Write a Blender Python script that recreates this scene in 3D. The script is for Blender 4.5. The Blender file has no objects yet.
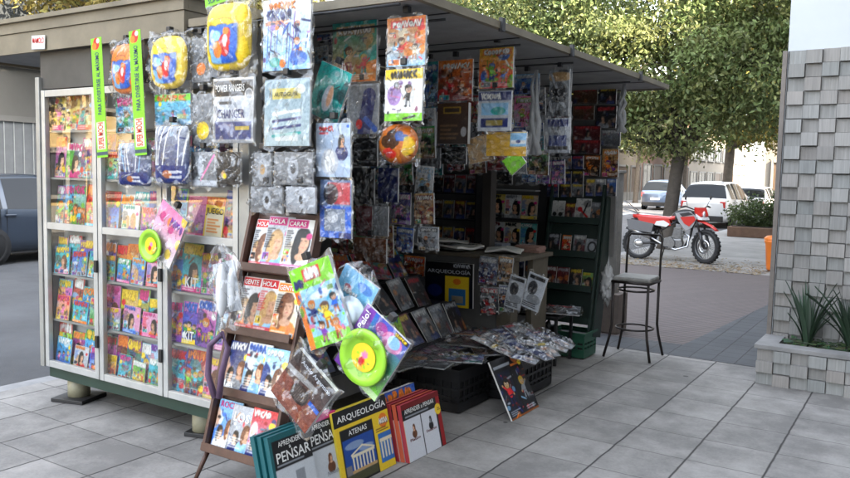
import bpy, bmesh, math, random
import numpy as np
from mathutils import Matrix, Vector, Euler

R = math.radians
scene = bpy.context.scene
COL = scene.collection
RNG = random.Random(11)

# ------------------------------------------------------------------ camera (fitted to the photo's vanishing points)
FPX, YAW, PITCH, ROLL, CAMH = 780.0, R(32.913), R(4.784), R(-1.245), 1.65
fw = Vector((-math.sin(YAW)*math.cos(PITCH), math.cos(YAW)*math.cos(PITCH), -math.sin(PITCH)))
rt0 = Vector((math.cos(YAW), math.sin(YAW), 0)); dn0 = fw.cross(rt0)
rt = rt0*math.cos(ROLL) + dn0*math.sin(ROLL); dn = dn0*math.cos(ROLL) - rt0*math.sin(ROLL)
EYE = Vector((0, 0, CAMH))

def at(x, y, axis, val):
    """measured photo point -> world point on a real plane X/Y/Z = val"""
    d = fw + rt*((x-425)/FPX) + dn*((y-239)/FPX)
    t = (val - EYE[axis])/d[axis]
    return EYE + d*t

cam = bpy.data.cameras.new('camera'); camo = bpy.data.objects.new('camera', cam); COL.objects.link(camo)
cam.sensor_width = 36.0; cam.lens = FPX/850*36.0; cam.clip_end = 600; cam.clip_start = .05
M = Matrix((( rt.x, -dn.x, -fw.x, 0), (rt.y, -dn.y, -fw.y, 0), (rt.z, -dn.z, -fw.z, CAMH), (0, 0, 0, 1)))
camo.matrix_world = M
scene.camera = camo

# ------------------------------------------------------------------ materials
def lin(c):
    if isinstance(c, str):
        c = c.lstrip('#'); c = [int(c[i:i+2], 16)/255 for i in (0, 2, 4)]
    return [min(.82, x**2.2) for x in c]

MATS = {}
def mat(name, col, rough=.6, metal=0, noise=0, nscale=8, bump=0, bscale=60, col2=None, spec=.5, coat=0):
    if name in MATS: return MATS[name]
    m = bpy.data.materials.new(name); m.use_nodes = True; nt = m.node_tree; N = nt.nodes; L = nt.links
    b = N['Principled BSDF']; b.inputs['Roughness'].default_value = rough; b.inputs['Metallic'].default_value = metal
    b.inputs['Specular IOR Level'].default_value = spec; b.inputs['Coat Weight'].default_value = coat
    c = list(col)+[1]; b.inputs['Base Color'].default_value = c
    tc = N.new('ShaderNodeTexCoord')
    if noise or col2:
        n = N.new('ShaderNodeTexNoise'); n.inputs['Scale'].default_value = nscale; n.inputs['Detail'].default_value = 6
        n.inputs['Roughness'].default_value = .65
        L.new(tc.outputs['Object'], n.inputs['Vector'])
        r = N.new('ShaderNodeValToRGB'); r.color_ramp.elements[0].position = .3; r.color_ramp.elements[1].position = .7
        k = 1-noise
        r.color_ramp.elements[0].color = (list(col2) if col2 else [x*k for x in col])+[1]; r.color_ramp.elements[1].color = c
        L.new(n.outputs['Fac'], r.inputs['Fac']); L.new(r.outputs['Color'], b.inputs['Base Color'])
    if bump:
        n2 = N.new('ShaderNodeTexNoise'); n2.inputs['Scale'].default_value = bscale; n2.inputs['Detail'].default_value = 4
        L.new(tc.outputs['Object'], n2.inputs['Vector'])
        bp = N.new('ShaderNodeBump'); bp.inputs['Strength'].default_value = bump; bp.inputs['Distance'].default_value = .01
        L.new(n2.outputs['Fac'], bp.inputs['Height']); L.new(bp.outputs['Normal'], b.inputs['Normal'])
    MATS[name] = m; return m

def attr_mat(name, rough=.4, spec=.5, trans=0, bump=0):
    if name in MATS: return MATS[name]
    m = bpy.data.materials.new(name); m.use_nodes = True; nt = m.node_tree; N = nt.nodes; L = nt.links
    b = N['Principled BSDF']; b.inputs['Roughness'].default_value = rough; b.inputs['Specular IOR Level'].default_value = spec
    a = N.new('ShaderNodeAttribute'); a.attribute_name = 'Col'; L.new(a.outputs['Color'], b.inputs['Base Color'])
    if bump:
        tc = N.new('ShaderNodeTexCoord'); n2 = N.new('ShaderNodeTexNoise'); n2.inputs['Scale'].default_value = 9
        L.new(tc.outputs['Object'], n2.inputs['Vector']); bp = N.new('ShaderNodeBump'); bp.inputs['Strength'].default_value = bump
        bp.inputs['Distance'].default_value = .02
        L.new(n2.outputs['Fac'], bp.inputs['Height']); L.new(bp.outputs['Normal'], b.inputs['Normal'])
    if trans:
        t = N.new('ShaderNodeBsdfTranslucent'); L.new(a.outputs['Color'], t.inputs['Color'])
        mx = N.new('ShaderNodeMixShader'); mx.inputs[0].default_value = trans
        L.new(b.outputs[0], mx.inputs[1]); L.new(t.outputs[0], mx.inputs[2]); L.new(mx.outputs[0], N['Material Output'].inputs['Surface'])
    MATS[name] = m; return m

def clear_mat(name, tint, gloss, rough, bump=0, bscale=14, fres=1.45, haze=0):
    if name in MATS: return MATS[name]
    m = bpy.data.materials.new(name); m.use_nodes = True; nt = m.node_tree; N = nt.nodes; L = nt.links
    N.remove(N['Principled BSDF'])
    t = N.new('ShaderNodeBsdfTransparent'); t.inputs[0].default_value = list(tint)+[1]
    g = N.new('ShaderNodeBsdfGlossy'); g.inputs['Roughness'].default_value = rough
    ge = N.new('ShaderNodeNewGeometry'); f = N.new('ShaderNodeVectorMath'); f.operation = 'DOT_PRODUCT'; L.new(ge.outputs['Incoming'], f.inputs[1]); L.new(ge.outputs['Normal'], f.inputs[0])
    ab = N.new('ShaderNodeMath'); ab.operation = 'ABSOLUTE'; L.new(f.outputs['Value'], ab.inputs[0])
    iv = N.new('ShaderNodeMath'); iv.operation = 'SUBTRACT'; iv.inputs[0].default_value = 1; iv.use_clamp = True; L.new(ab.outputs[0], iv.inputs[1])
    pw = N.new('ShaderNodeMath'); pw.operation = 'POWER'; pw.inputs[1].default_value = 5; L.new(iv.outputs[0], pw.inputs[0])
    r0 = ((fres-1)/(fres+1))**2
    ma = N.new('ShaderNodeMath'); ma.operation = 'MULTIPLY_ADD'; ma.inputs[1].default_value = 1-r0; ma.inputs[2].default_value = r0+gloss; ma.use_clamp = True
    L.new(pw.outputs[0], ma.inputs[0])
    mx = N.new('ShaderNodeMixShader'); L.new(ma.outputs[0], mx.inputs[0])
    base = t
    if haze:
        d = N.new('ShaderNodeBsdfDiffuse'); d.inputs[0].default_value = (.75, .77, .8, 1)
        m2 = N.new('ShaderNodeMixShader'); m2.inputs[0].default_value = haze
        L.new(t.outputs[0], m2.inputs[1]); L.new(d.outputs[0], m2.inputs[2]); base = m2
    L.new(base.outputs[0], mx.inputs[1]); L.new(g.outputs[0], mx.inputs[2]); L.new(mx.outputs[0], N['Material Output'].inputs['Surface'])
    if bump:
        tc = N.new('ShaderNodeTexCoord'); n2 = N.new('ShaderNodeTexNoise'); n2.inputs['Scale'].default_value = bscale; n2.inputs['Detail'].default_value = 3
        n2.inputs['Distortion'].default_value = 1.2
        mp = N.new('ShaderNodeMapping'); mp.inputs['Scale'].default_value = (4.2, 4.2, .8); L.new(tc.outputs['Object'], mp.inputs[0]); L.new(mp.outputs[0], n2.inputs['Vector']); bp = N.new('ShaderNodeBump'); bp.inputs['Strength'].default_value = bump; bp.inputs['Distance'].default_value = .035
        L.new(n2.outputs['Fac'], bp.inputs['Height'])
        L.new(bp.outputs['Normal'], g.inputs['Normal']); L.new(bp.outputs['Normal'], f.inputs[0])
    MATS[name] = m; return m

PAPER = attr_mat('printed_paper', .38, .45)
MATTE = attr_mat('matte_paper', .75, .2)
PLASTIC = attr_mat('coloured_plastic', .3, .5)
BAG = clear_mat('clear_bag_plastic', (.988, .99, .992), .06, .15, .38, 6, 1.5, .01)
GLASS = clear_mat('window_glass', (.95, .96, .955), .09, .0, 0, 1, 1.5)
ALU = mat('painted_aluminium', (.52, .53, .52), .38, .35, .25, 5)
ALU_D = mat('worn_grey_aluminium', (.36, .36, .34), .45, .3, .3, 5)
DARK = mat('dark_metal', (.03, .03, .032), .5, .3, .3, 9)
BLACK = mat('black_plastic', (.014, .014, .016), .42, 0, .3, 12)
FASC = mat('beige_grey_fascia_paint', (.235, .2, .14), .6, 0, .45, 2.2, .2, 14)
UNDER = mat('grey_roof_lining', (.3, .3, .295), .7, 0, .35, 4)
GREEND = mat('dark_green_paint', (.018, .045, .032), .45, 0, .3, 6)
CREAM = mat('cream_pipe_paint', (.34, .32, .22), .5, 0, .35, 9)
WOODD = mat('dark_brown_wood', (.085, .038, .024), .5, 0, .4, 14, .2, 40)
WOODG = mat('weathered_board', (.12, .1, .07), .6, 0, .4, 7, .2, 30)
RUB = mat('tyre_rubber', (.016, .016, .017), .8, 0, .2, 30, .4, 120)
CHROME = mat('bare_metal', (.55, .56, .58), .28, 1, .2, 10)
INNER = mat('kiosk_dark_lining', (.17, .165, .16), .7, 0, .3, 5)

# ------------------------------------------------------------------ mesh helpers
def link(name, me, mats, parent=None, mtx=None):
    o = bpy.data.objects.new(name, me); COL.objects.link(o)
    for m in (mats if isinstance(mats, (list, tuple)) else [mats]): me.materials.append(m)
    if parent: o.parent = parent
    if mtx is not None: o.matrix_local = mtx
    return o

def tag(o, label=None, cat=None, group=None, kind=None):
    if label: o['label'] = label
    if cat: o['category'] = cat
    if group: o['group'] = group
    if kind: o['kind'] = kind
    return o

def empty(name, loc, label, cat, group=None, rz=0):
    o = bpy.data.objects.new(name, None); COL.objects.link(o); o.location = loc; o.rotation_euler = (0, 0, rz)
    o.empty_display_size = .1
    return tag(o, label, cat, group)

class MB:
    def __init__(s): s.bm = bmesh.new(); s.mi = 0
    def _fin(s, vs, mtx):
        bmesh.ops.transform(s.bm, matrix=mtx, verts=vs)
        for f in {f for v in vs for f in v.link_faces}: f.material_index = s.mi
    def box(s, x0, x1, y0, y1, z0, z1, bev=0, mtx=None):
        r = bmesh.ops.create_cube(s.bm, size=1); vs = r['verts']
        m = Matrix.Translation(((x0+x1)/2, (y0+y1)/2, (z0+z1)/2)) @ Matrix.Diagonal((abs(x1-x0), abs(y1-y0), abs(z1-z0), 1))
        s._fin(vs, m)
        if bev:
            es = list({e for v in vs for e in v.link_edges})
            rb = bmesh.ops.bevel(s.bm, geom=es, offset=bev, segments=2, affect='EDGES', profile=.6)
            vs = list({v for f in rb['faces'] for v in f.verts} | {v for v in vs if v.is_valid})
            for f in rb['faces']: f.material_index = s.mi
        if mtx is not None: bmesh.ops.transform(s.bm, matrix=mtx, verts=vs)
        return s
    def cyl(s, p, q, r, r2=None, n=12, caps=True):
        p, q = Vector(p), Vector(q); d = q-p
        rr = bmesh.ops.create_cone(s.bm, cap_ends=caps, segments=n, radius1=r, radius2=r if r2 is None else r2, depth=d.length)
        m = Matrix.Translation((p+q)/2) @ d.to_track_quat('Z', 'Y').to_matrix().to_4x4()
        s._fin(rr['verts'], m)
        for f in {f for v in rr['verts'] for f in v.link_faces}: f.smooth = len(f.verts) == 4
        return s
    def sph(s, c, r, sc=(1, 1, 1), n=12, mtx=None):
        rr = bmesh.ops.create_uvsphere(s.bm, u_segments=n, v_segments=max(6, n//2+2), radius=r)
        m = Matrix.Translation(c) @ (mtx if mtx is not None else Matrix()) @ Matrix.Diagonal((*sc, 1))
        s._fin(rr['verts'], m)
        for f in {f for v in rr['verts'] for f in v.link_faces}: f.smooth = True
        return s
    def tube(s, pts, r, n=8, closed=False):
        pts = [Vector(p) for p in pts]; k = len(pts); rings = []
        rs = r if isinstance(r, (list, tuple)) else [r]*k
        up = None
        for i, p in enumerate(pts):
            if closed: d = pts[(i+1) % k]-pts[i-1]
            else: d = pts[min(i+1, k-1)]-pts[max(i-1, 0)]
            d.normalize()
            if up is None:
                up = Vector((0, 0, 1)) if abs(d.z) < .9 else Vector((1, 0, 0))
            a = (up - d*up.dot(d)).normalized(); b = d.cross(a); up = a
            rings.append([s.bm.verts.new(p + (a*math.cos(2*math.pi*j/n)+b*math.sin(2*math.pi*j/n))*rs[i]) for j in range(n)])
        for i in range(k if closed else k-1):
            A, B = rings[i], rings[(i+1) % k]
            for j in range(n):
                f = s.bm.faces.new((A[j], A[(j+1) % n], B[(j+1) % n], B[j])); f.smooth = True; f.material_index = s.mi
        if not closed:
            for ring, rev in ((rings[0], True), (rings[-1], False)):
                f = s.bm.faces.new(ring[::-1] if rev else ring); f.material_index = s.mi
        return s
    def lathe(s, prof, n=24, mtx=None, closed=False):
        rings = []
        allv = []
        for (r, z) in prof:
            ring = [s.bm.verts.new((r*math.cos(2*math.pi*j/n), r*math.sin(2*math.pi*j/n), z)) for j in range(n)]
            rings.append(ring); allv += ring
        K = len(rings)
        for i in range(K if closed else K-1):
            A, B = rings[i], rings[(i+1) % K]
            for j in range(n):
                f = s.bm.faces.new((A[j], A[(j+1) % n], B[(j+1) % n], B[j])); f.smooth = True; f.material_index = s.mi
        if mtx is not None: bmesh.ops.transform(s.bm, matrix=mtx, verts=allv)
        return s
    def poly(s, pts, y0, y1):
        """prism: outline in XZ between y0 and y1"""
        a = [s.bm.verts.new((x, y0, z)) for x, z in pts]; b = [s.bm.verts.new((x, y1, z)) for x, z in pts]
        n = len(pts); fs = [s.bm.faces.new(a), s.bm.faces.new(b[::-1])]
        for i in range(n): fs.append(s.bm.faces.new((a[i], b[i], b[(i+1) % n], a[(i+1) % n])))
        for f in fs: f.material_index = s.mi
        return s
    def quad(s, *ps):
        f = s.bm.faces.new([s.bm.verts.new(p) for p in ps]); f.material_index = s.mi; return s
    def mesh(s, name):
        bmesh.ops.recalc_face_normals(s.bm, faces=s.bm.faces)
        me = bpy.data.meshes.new(name); s.bm.to_mesh(me); s.bm.free(); return me
    def build(s, name, mats, parent=None, mtx=None):
        return link(name, s.mesh(name), mats, parent, mtx)

def mesh_np(name, V, quads, C=None, smooth=False, tris=None):
    me = bpy.data.meshes.new(name); V = np.asarray(V, np.float32); quads = np.asarray(quads, np.int32)
    me.vertices.add(len(V)); me.vertices.foreach_set('co', V.ravel())
    nq = len(quads); nt = 0 if tris is None else len(tris)
    me.loops.add(nq*4+nt*3); me.polygons.add(nq+nt)
    lv = quads.ravel(); ls = np.arange(nq)*4; lt = np.full(nq, 4)
    if nt:
        t = np.asarray(tris, np.int32); lv = np.concatenate([lv, t.ravel()]); ls = np.concatenate([ls, nq*4+np.arange(nt)*3]); lt = np.concatenate([lt, np.full(nt, 3)])
    me.loops.foreach_set('vertex_index', lv.astype(np.int32)); me.polygons.foreach_set('loop_start', ls.astype(np.int32))
    me.polygons.foreach_set('loop_total', lt.astype(np.int32))
    me.polygons.foreach_set('use_smooth', np.full(nq+nt, bool(smooth)))
    if C is not None:
        a = me.attributes.new('Col', 'FLOAT_COLOR', 'POINT')
        C4 = np.ones((len(V), 4), np.float32); C4[:, :3] = C; a.data.foreach_set('color', C4.ravel())
    me.update(calc_edges=True); me.validate(); return me

# ------------------------------------------------------------------ lettering (default font outlines), cached
WORDS = ['ARQUEOLOGÍA', 'ATENAS', 'APRENDER', 'a', 'PENSAR', 'APRENDER a PENSAR', 'Platón', 'Descartes', 'Asado Argentino', 'JUEGO',
         'SUPER MOCHI', 'PARA DIVERTIRSE AL MÁXIMO', 'MAMOLO', 'CHANGER', 'AUTOGUÍA', 'POWER RANGERS', 'KIT', 'Pony', 'CARAS', 'HOLA', 'GENTE', 'ROCK', 'Feliz', '¡Pelo!',
         'LOS', 'La', 'EGIPTO', 'Nietzsche']
TXT = {}
def make_words():
    obs = []
    for w in WORDS:
        c = bpy.data.curves.new('t', 'FONT'); c.body = w; c.size = 1; c.resolution_u = 2; c.offset = .012
        o = bpy.data.objects.new('t', c); COL.objects.link(o); obs.append(o)
    dg = bpy.context.evaluated_depsgraph_get(); dg.update()
    for w, o in zip(WORDS, obs):
        me = bpy.data.meshes.new_from_object(o.evaluated_get(dg))
        V = np.array([v.co[:2] for v in me.vertices]); mn, mx = V.min(0), V.max(0)
        me.calc_loop_triangles()
        T = np.array([t.vertices[:] for t in me.loop_triangles])
        TXT[w] = ((V-mn)/(mx-mn), T, (mx[0]-mn[0])/(mx[1]-mn[1]))
        bpy.data.meshes.remove(me); c = o.data; bpy.data.objects.remove(o); bpy.data.curves.remove(c)
make_words()

# ------------------------------------------------------------------ painter for printed covers (flat print colours)
PAL = dict(red='#d8262c', orange='#f0802a', yellow='#f6cf2e', lime='#7fd12c', green='#2f9a46', teal='#28a7a0', cyan='#4fc3e8', blue='#2c62c8',
           navy='#1b2a6b', purple='#7a3fa6', pink='#ee7fb0', magenta='#d2307f', white='#f2f2ee', cream='#efe3c4', grey='#8d9298', black='#17171a',
           brown='#6e4329', skin='#e6b08c', tan='#c9a06a', silver='#c3c9d2', maroon='#6f1e24', sky='#8fc7f0')
PAL = {k: np.array([int(v[i:i+2], 16)/255 for i in (1, 3, 5)]) for k, v in PAL.items()}
def cc(c): return PAL[c] if isinstance(c, str) else np.asarray(c, float)

class Art:
    def __init__(s, W, H, bg='white', cell=.0048, seed=0):
        s.W, s.H = W, H; s.w = max(8, int(W/cell)); s.h = max(8, int(H/cell))
        s.a = np.empty((s.h, s.w, 3)); s.a[:] = cc(bg)
        s.x, s.y = np.meshgrid((np.arange(s.w)+.5)/s.w, (np.arange(s.h)+.5)/s.h)
        s.asp = W/H; s.r = random.Random(seed); s.texts = []
    def mix(s, m, c, al=1):
        m = (np.clip(m, 0, 1)*al)[..., None]; s.a = s.a*(1-m)+cc(c)*m; return s
    def rect(s, x0, y0, x1, y1, c, al=1):
        kx, ky = s.w, s.h
        return s.mix(np.clip(np.minimum(s.x-x0, x1-s.x)*kx+.5, 0, 1)*np.clip(np.minimum(s.y-y0, y1-s.y)*ky+.5, 0, 1), c, al)
    def ell(s, cx, cy, rx, ry, c, al=1):          # rx, ry in units of height
        d = np.sqrt(((s.x-cx)*s.asp/rx)**2+((s.y-cy)/ry)**2)
        return s.mix((1-d)*min(rx, ry)*s.h+.5, c, al)
    def grad(s, c0, c1, horiz=False):
        t = (s.x if horiz else s.y)[..., None]; s.a = cc(c0)*(1-t)+cc(c1)*t; return s
    def line(s, x0, y0, x1, y1, wd, c):
        ax, ay = (s.x-x0)*s.asp, s.y-y0; bx, by = (x1-x0)*s.asp, y1-y0
        t = np.clip((ax*bx+ay*by)/(bx*bx+by*by+1e-9), 0, 1); d = np.hypot(ax-t*bx, ay-t*by)
        return s.mix((wd-d)*s.h+.5, c)
    def rows(s, x0, y0, x1, y1, c, n, al=.75):
        for i in range(n):
            y = y1-(y1-y0)*(i+.5)/n; e = x0+(x1-x0)*s.r.uniform(.55, 1); hh = (y1-y0)/n*.28
            s.rect(x0, y-hh, e, y+hh, c, al)
        return s
    def glyphs(s, x0, y0, x1, y1, c, n):
        n = n+2; w = (x1-x0)/n; H0 = y1-y0; dk = cc(c)*.35
        for sh in (1, 0):
            st = s.r.getstate()
            for i in range(n):
                o = sh*.012; a = x0+i*w*s.r.uniform(.96, 1.04)+o; b = a+w*s.r.uniform(.7, .95); j = H0*s.r.uniform(-.1, .1); lo, hi = y0+j-o, y1+j-o; k = s.r.randrange(6); cx, cy = (a+b)/2, (lo+hi)/2; q = dk if sh else c; t = H0*.13
                if k in (0, 1): s.ell(cx, cy, (b-a)*s.asp*.55, H0*.5, q); s.ell(cx, cy, (b-a)*s.asp*.2, H0*.22, dk if not sh else dk, .55)
                elif k == 2: s.line(a, lo, cx, hi, t, q); s.line(cx, hi, b, lo, t, q)
                elif k == 3: s.line(a, hi, cx, lo, t, q); s.line(cx, lo, b, hi, t, q)
                elif k == 4: s.rect(a, lo, a+w*.3, hi, q); s.line(a, cy, b, hi, t, q); s.line(a, cy, b, lo, t, q)
                else: s.rect(a, lo, a+w*.3, hi, q); s.ell(cx, cy+H0*.2, (b-a)*s.asp*.45, H0*.3, q)
            if sh: s.r.setstate(st)
        return s
    def busy(s, n, pal, y0=0, y1=1, al=.85):
        for i in range(n):
            c = cc(s.r.choice(pal))*s.r.uniform(.55, 1.1); x, y = s.r.random(), s.r.uniform(y0, y1); k = s.r.random()
            if k < .5: s.ell(x, y, s.r.uniform(.008, .06), s.r.uniform(.008, .06), c, al)
            elif k < .8: s.line(x, y, x+s.r.uniform(-.25, .25), y+s.r.uniform(-.15, .15), s.r.uniform(.004, .02), c)
            else: w_, h_ = s.r.uniform(.03, .16), s.r.uniform(.01, .07); s.rect(x, y, x+w_, y+h_, c, al)
        return s
    def barcode(s, x, y, w_=.16, h_=.07):
        s.rect(x, y, x+w_, y+h_, 'white')
        for i in range(6): s.rect(x+.01+i*w_/6.5, y+.008, x+.01+i*w_/6.5+w_*.07, y+h_-.008, 'black')
        return s
    def inset(s, x0, y0, x1, y1):
        r = s.r; s.rect(x0, y0, x1, y1, 'white'); c = cc(r.choice(list(PAL)))*.9; s.rect(x0+.012, y0+.01, x1-.012, y1-.01, c)
        for i in range(4): s.ell(r.uniform(x0+.04, x1-.04), r.uniform(y0+.03, y1-.03), r.uniform(.012, .035), r.uniform(.012, .04), r.choice(['skin', 'tan', 'white', 'black', 'brown', 'red', 'blue']), .9)
        return s
    def hero(s, cx, cy, k, c, c2):
        """a dressed cartoon body seen small: limbs, clothes, head and hair"""
        r = s.r; f = lambda v: v*k/s.asp; sk_ = cc(r.choice(['skin', 'skin', 'tan', c])); hr = cc(r.choice(['black', 'brown', 'orange', 'yellow', c2]))*.8; q = r.choice([-1, 1])
        for e in (-1, 1): s.line(cx+f(.14*e), cy-.3*k, cx+f(.2*e), cy-.85*k, .1*k, cc(c2)*.7); s.ell(cx+f(.24*e), cy-.88*k, .13*k, .07*k, cc(c)*.5)
        s.line(cx+f(.2*q), cy+.1*k, cx+f(.55*q), cy+.38*k, .075*k, c); s.line(cx-f(.2*q), cy+.08*k, cx-f(.42*q), cy-.25*k, .075*k, c); s.ell(cx+f(.58*q), cy+.42*k, .08*k, .08*k, sk_); s.ell(cx-f(.44*q), cy-.28*k, .08*k, .08*k, sk_)
        s.ell(cx, cy-.1*k, .27*k, .35*k, c); s.ell(cx+f(.07*q), cy-.12*k, .12*k, .25*k, cc(c)*1.15, .5); s.rect(cx-f(.22), cy-.32*k, cx+f(.22), cy-.25*k, cc(c2)*.6)
        s.ell(cx, cy+.5*k, .36*k, .34*k, hr); s.ell(cx+f(.04*q), cy+.43*k, .28*k, .26*k, sk_); s.ell(cx-f(.08*q), cy+.66*k, .27*k, .13*k, hr)
        for e in (-.1, .14): s.ell(cx+f(e*q), cy+.46*k, .055*k, .075*k, 'white'); s.ell(cx+f((e+.02)*q), cy+.45*k, .035*k, .05*k, 'black')
        s.line(cx-f(.04), cy+.28*k, cx+f(.1*q), cy+.3*k, .018*k, (.5, .15, .15)); return s
    def bust(s, cx, y0, k, skin='skin', hair='brown', cloth='blue'):
        r = s.r; q = r.choice([-1, 1]); sk_ = cc(skin)*r.uniform(.82, 1.08); f = lambda v: v*k/s.asp
        s.ell(cx-f(.02*q), y0+.0*k, .36*k, .36*k, cloth); s.ell(cx+f(.1*q), y0-.05*k, .12*k, .3*k, cc(cloth)*.8, .6)
        s.ell(cx-f(.03*q), y0+.55*k, .185*k, .3*k, cc(hair)*.8); s.ell(cx-f(.13*q), y0+.42*k, .1*k, .26*k, hair)
        s.rect(cx-f(.06), y0+.27*k, cx+f(.06), y0+.5*k, sk_*.88); s.ell(cx, y0+.3*k, .13*k, .07*k, sk_)
        s.ell(cx+f(.015*q), y0+.56*k, .115*k, .17*k, sk_); s.ell(cx+f(.06*q), y0+.53*k, .05*k, .1*k, sk_*1.08, .5)
        s.ell(cx-f(.03*q), y0+.73*k, .15*k, .085*k, hair); s.ell(cx-f(.11*q), y0+.6*k, .05*k, .16*k, hair)
        for e in (-.045, .055): s.ell(cx+f(e*q), y0+.595*k, .02*k, .009*k, cc(hair)*.5, .75)
        s.ell(cx+f(.015*q), y0+.475*k, .03*k, .01*k, (.7, .3, .28), .7); return s
    def toon(s, cx, cy, k, c, c2='white'):
        r = s.r; t = r.randrange(4); f = lambda v: v*k/s.asp
        s.ell(cx, cy-.5*k, .42*k, .5*k, c2); s.ell(cx+f(r.uniform(-.3, .3)), cy-.4*k, .15*k, .4*k, c, .6); s.ell(cx, cy+.2*k, .5*k, .46*k, c)
        if t == 0: s.ell(cx, cy+.55*k, .5*k, .25*k, cc(c2)*.7)
        elif t == 1: s.ell(cx, cy+.4*k, .55*k, .42*k, cc(c2)*.6); s.ell(cx, cy+.15*k, .38*k, .38*k, 'skin')
        elif t == 2: s.rect(cx-f(.3), cy+.5*k, cx+f(.3), cy+.85*k, c2)
        for q in (-1, 1): s.ell(cx+f(q*.17), cy+.25*k, .09*k, .12*k, 'white', .8); s.ell(cx+f(q*.15), cy+.23*k, .055*k, .07*k, 'black', .85)
        s.ell(cx, cy-.02*k, .14*k, .05*k, cc(c)*.5, .7); return s
    def grain(s, amt, k=1):
        g = np.random.RandomState(s.r.randrange(9999)).rand(s.h//k+2, s.w//k+2, 1)-.5
        g = np.repeat(np.repeat(g, k, 0), k, 1)[:s.h, :s.w]; s.a = np.clip(s.a+g*amt, 0.01, 1); return s
    def soft(s, k=1):
        for _ in range(k):
            p = np.pad(s.a, ((1, 1), (1, 1), (0, 0)), 'edge'); s.a = s.a*.4+.15*(p[:-2, 1:-1]+p[2:, 1:-1]+p[1:-1, :-2]+p[1:-1, 2:])
        return s
    def text(s, w, x0, y0, x1, y1, c, vert=False):
        s.texts.append((w, x0, y0, x1, y1, cc(c), vert)); return s

BRIGHT = ['red', 'orange', 'yellow', 'lime', 'green', 'teal', 'cyan', 'blue', 'purple', 'pink', 'magenta']
def kids(W, H, seed, c=None, c2=None, cell=.0038):
    a = Art(W, H, 'white', cell, seed); r = a.r
    c = c or r.choice(BRIGHT); c2 = c2 or r.choice([b for b in BRIGHT if b != c]); pal = [c, c2, c, 'white', 'sky', r.choice(BRIGHT), r.choice(BRIGHT), 'skin', 'navy', 'brown']
    a.grad(cc(c2)*r.uniform(.7, 1), cc(c))
    for i in range(r.randint(3, 6)): a.ell(r.random(), r.random(), r.uniform(.08, .3), r.uniform(.05, .2), r.choice(pal), r.uniform(.35, .8))
    a.busy(r.randint(14, 30), pal, 0, .8)
    lay = r.randrange(4)
    if lay == 0: a.hero(r.uniform(.4, .6), .38, .3, r.choice(BRIGHT), r.choice(BRIGHT)); a.hero(.18, .26, .16, r.choice(BRIGHT), 'navy'); a.hero(.83, .26, .17, r.choice(BRIGHT), 'brown')
    elif lay == 1:
        for x in (.2, .5, .8): a.hero(x+r.uniform(-.05, .05), r.uniform(.28, .42), r.uniform(.17, .23), r.choice(BRIGHT), r.choice(BRIGHT+['navy']))
    elif lay == 2: a.bust(r.uniform(.35, .65), 0, r.uniform(.7, .9), 'skin', r.choice(['black', 'brown', 'tan']), r.choice(BRIGHT)); a.hero(.2, .22, .15, r.choice(BRIGHT), 'navy')
    else:
        for i in range(6): a.hero(r.uniform(.12, .88), r.uniform(.15, .65), r.uniform(.1, .16), r.choice(BRIGHT), r.choice(BRIGHT))
    t = r.uniform(.76, .82); mc = r.choice(['white', 'yellow', 'red', 'blue', 'magenta', 'orange'])
    if r.random() < .6: a.rect(0, t-.02, 1, .985, r.choice(BRIGHT+['white']), .9)
    a.glyphs(.07, t, .9, .96, mc, r.randint(3, 6))
    if r.random() < .5:
        for k in range(3): a.inset(.05+.31*k, .03, .33+.31*k, .17)
    elif r.random() < .6: a.rect(0, 0, 1, .12, r.choice(BRIGHT)); a.rows(.05, .02, .75, .11, 'white', 2)
    a.ell(r.choice([.16, .84]), r.choice([.2, .68]), .075, .075, r.choice(['yellow', 'red', 'white'])); a.rows(.62, .2, .95, .36, r.choice(['white', 'yellow', 'black']), 4)
    if r.random() < .5: a.barcode(.78, .03)
    a.soft(1).grain(.09).grain(.14, 3); a.desc = (c, c2); return a
def glossy(W, H, seed, bg='white', mast='red', hair='brown', cloth='white', cell=.0038):
    a = Art(W, H, bg, cell, seed); r = a.r
    a.grad(bg, cc(bg)*.85+.1); a.ell(.6, .5, .5, .5, 'silver', .35); a.ell(r.random(), .3, .3, .3, r.choice(['sky', 'skin', 'tan', 'grey']), .35)
    a.busy(6, ['silver', 'grey', 'white', cloth], 0, .8, .4)
    if r.random() < .45: a.bust(.3, -.02, r.uniform(.7, .85), 'skin', r.choice(['black', 'tan']), r.choice(['navy', 'grey', 'white']))
    a.bust(r.uniform(.5, .7), -.03, r.uniform(.85, 1.05), 'skin', hair, cloth)
    a.glyphs(.05, .85, .7, .97, mast, r.randint(3, 5)); a.rows(.04, .4, .36, .78, r.choice(['red', 'black', 'blue']), 9)
    a.rect(.0, .0, 1, .13, mast, .85); a.rows(.05, .015, .7, .12, 'white', 2); a.inset(.04, .17, .3, .32)
    if r.random() < .6: a.inset(.04, .3, .27, .42)
    a.ell(.86, .68, .07, .06, r.choice(['yellow', 'red', 'magenta'])); a.barcode(.8, .02, .15, .08); a.soft(1).grain(.07).grain(.1, 3); a.desc = (mast, bg); return a
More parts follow.
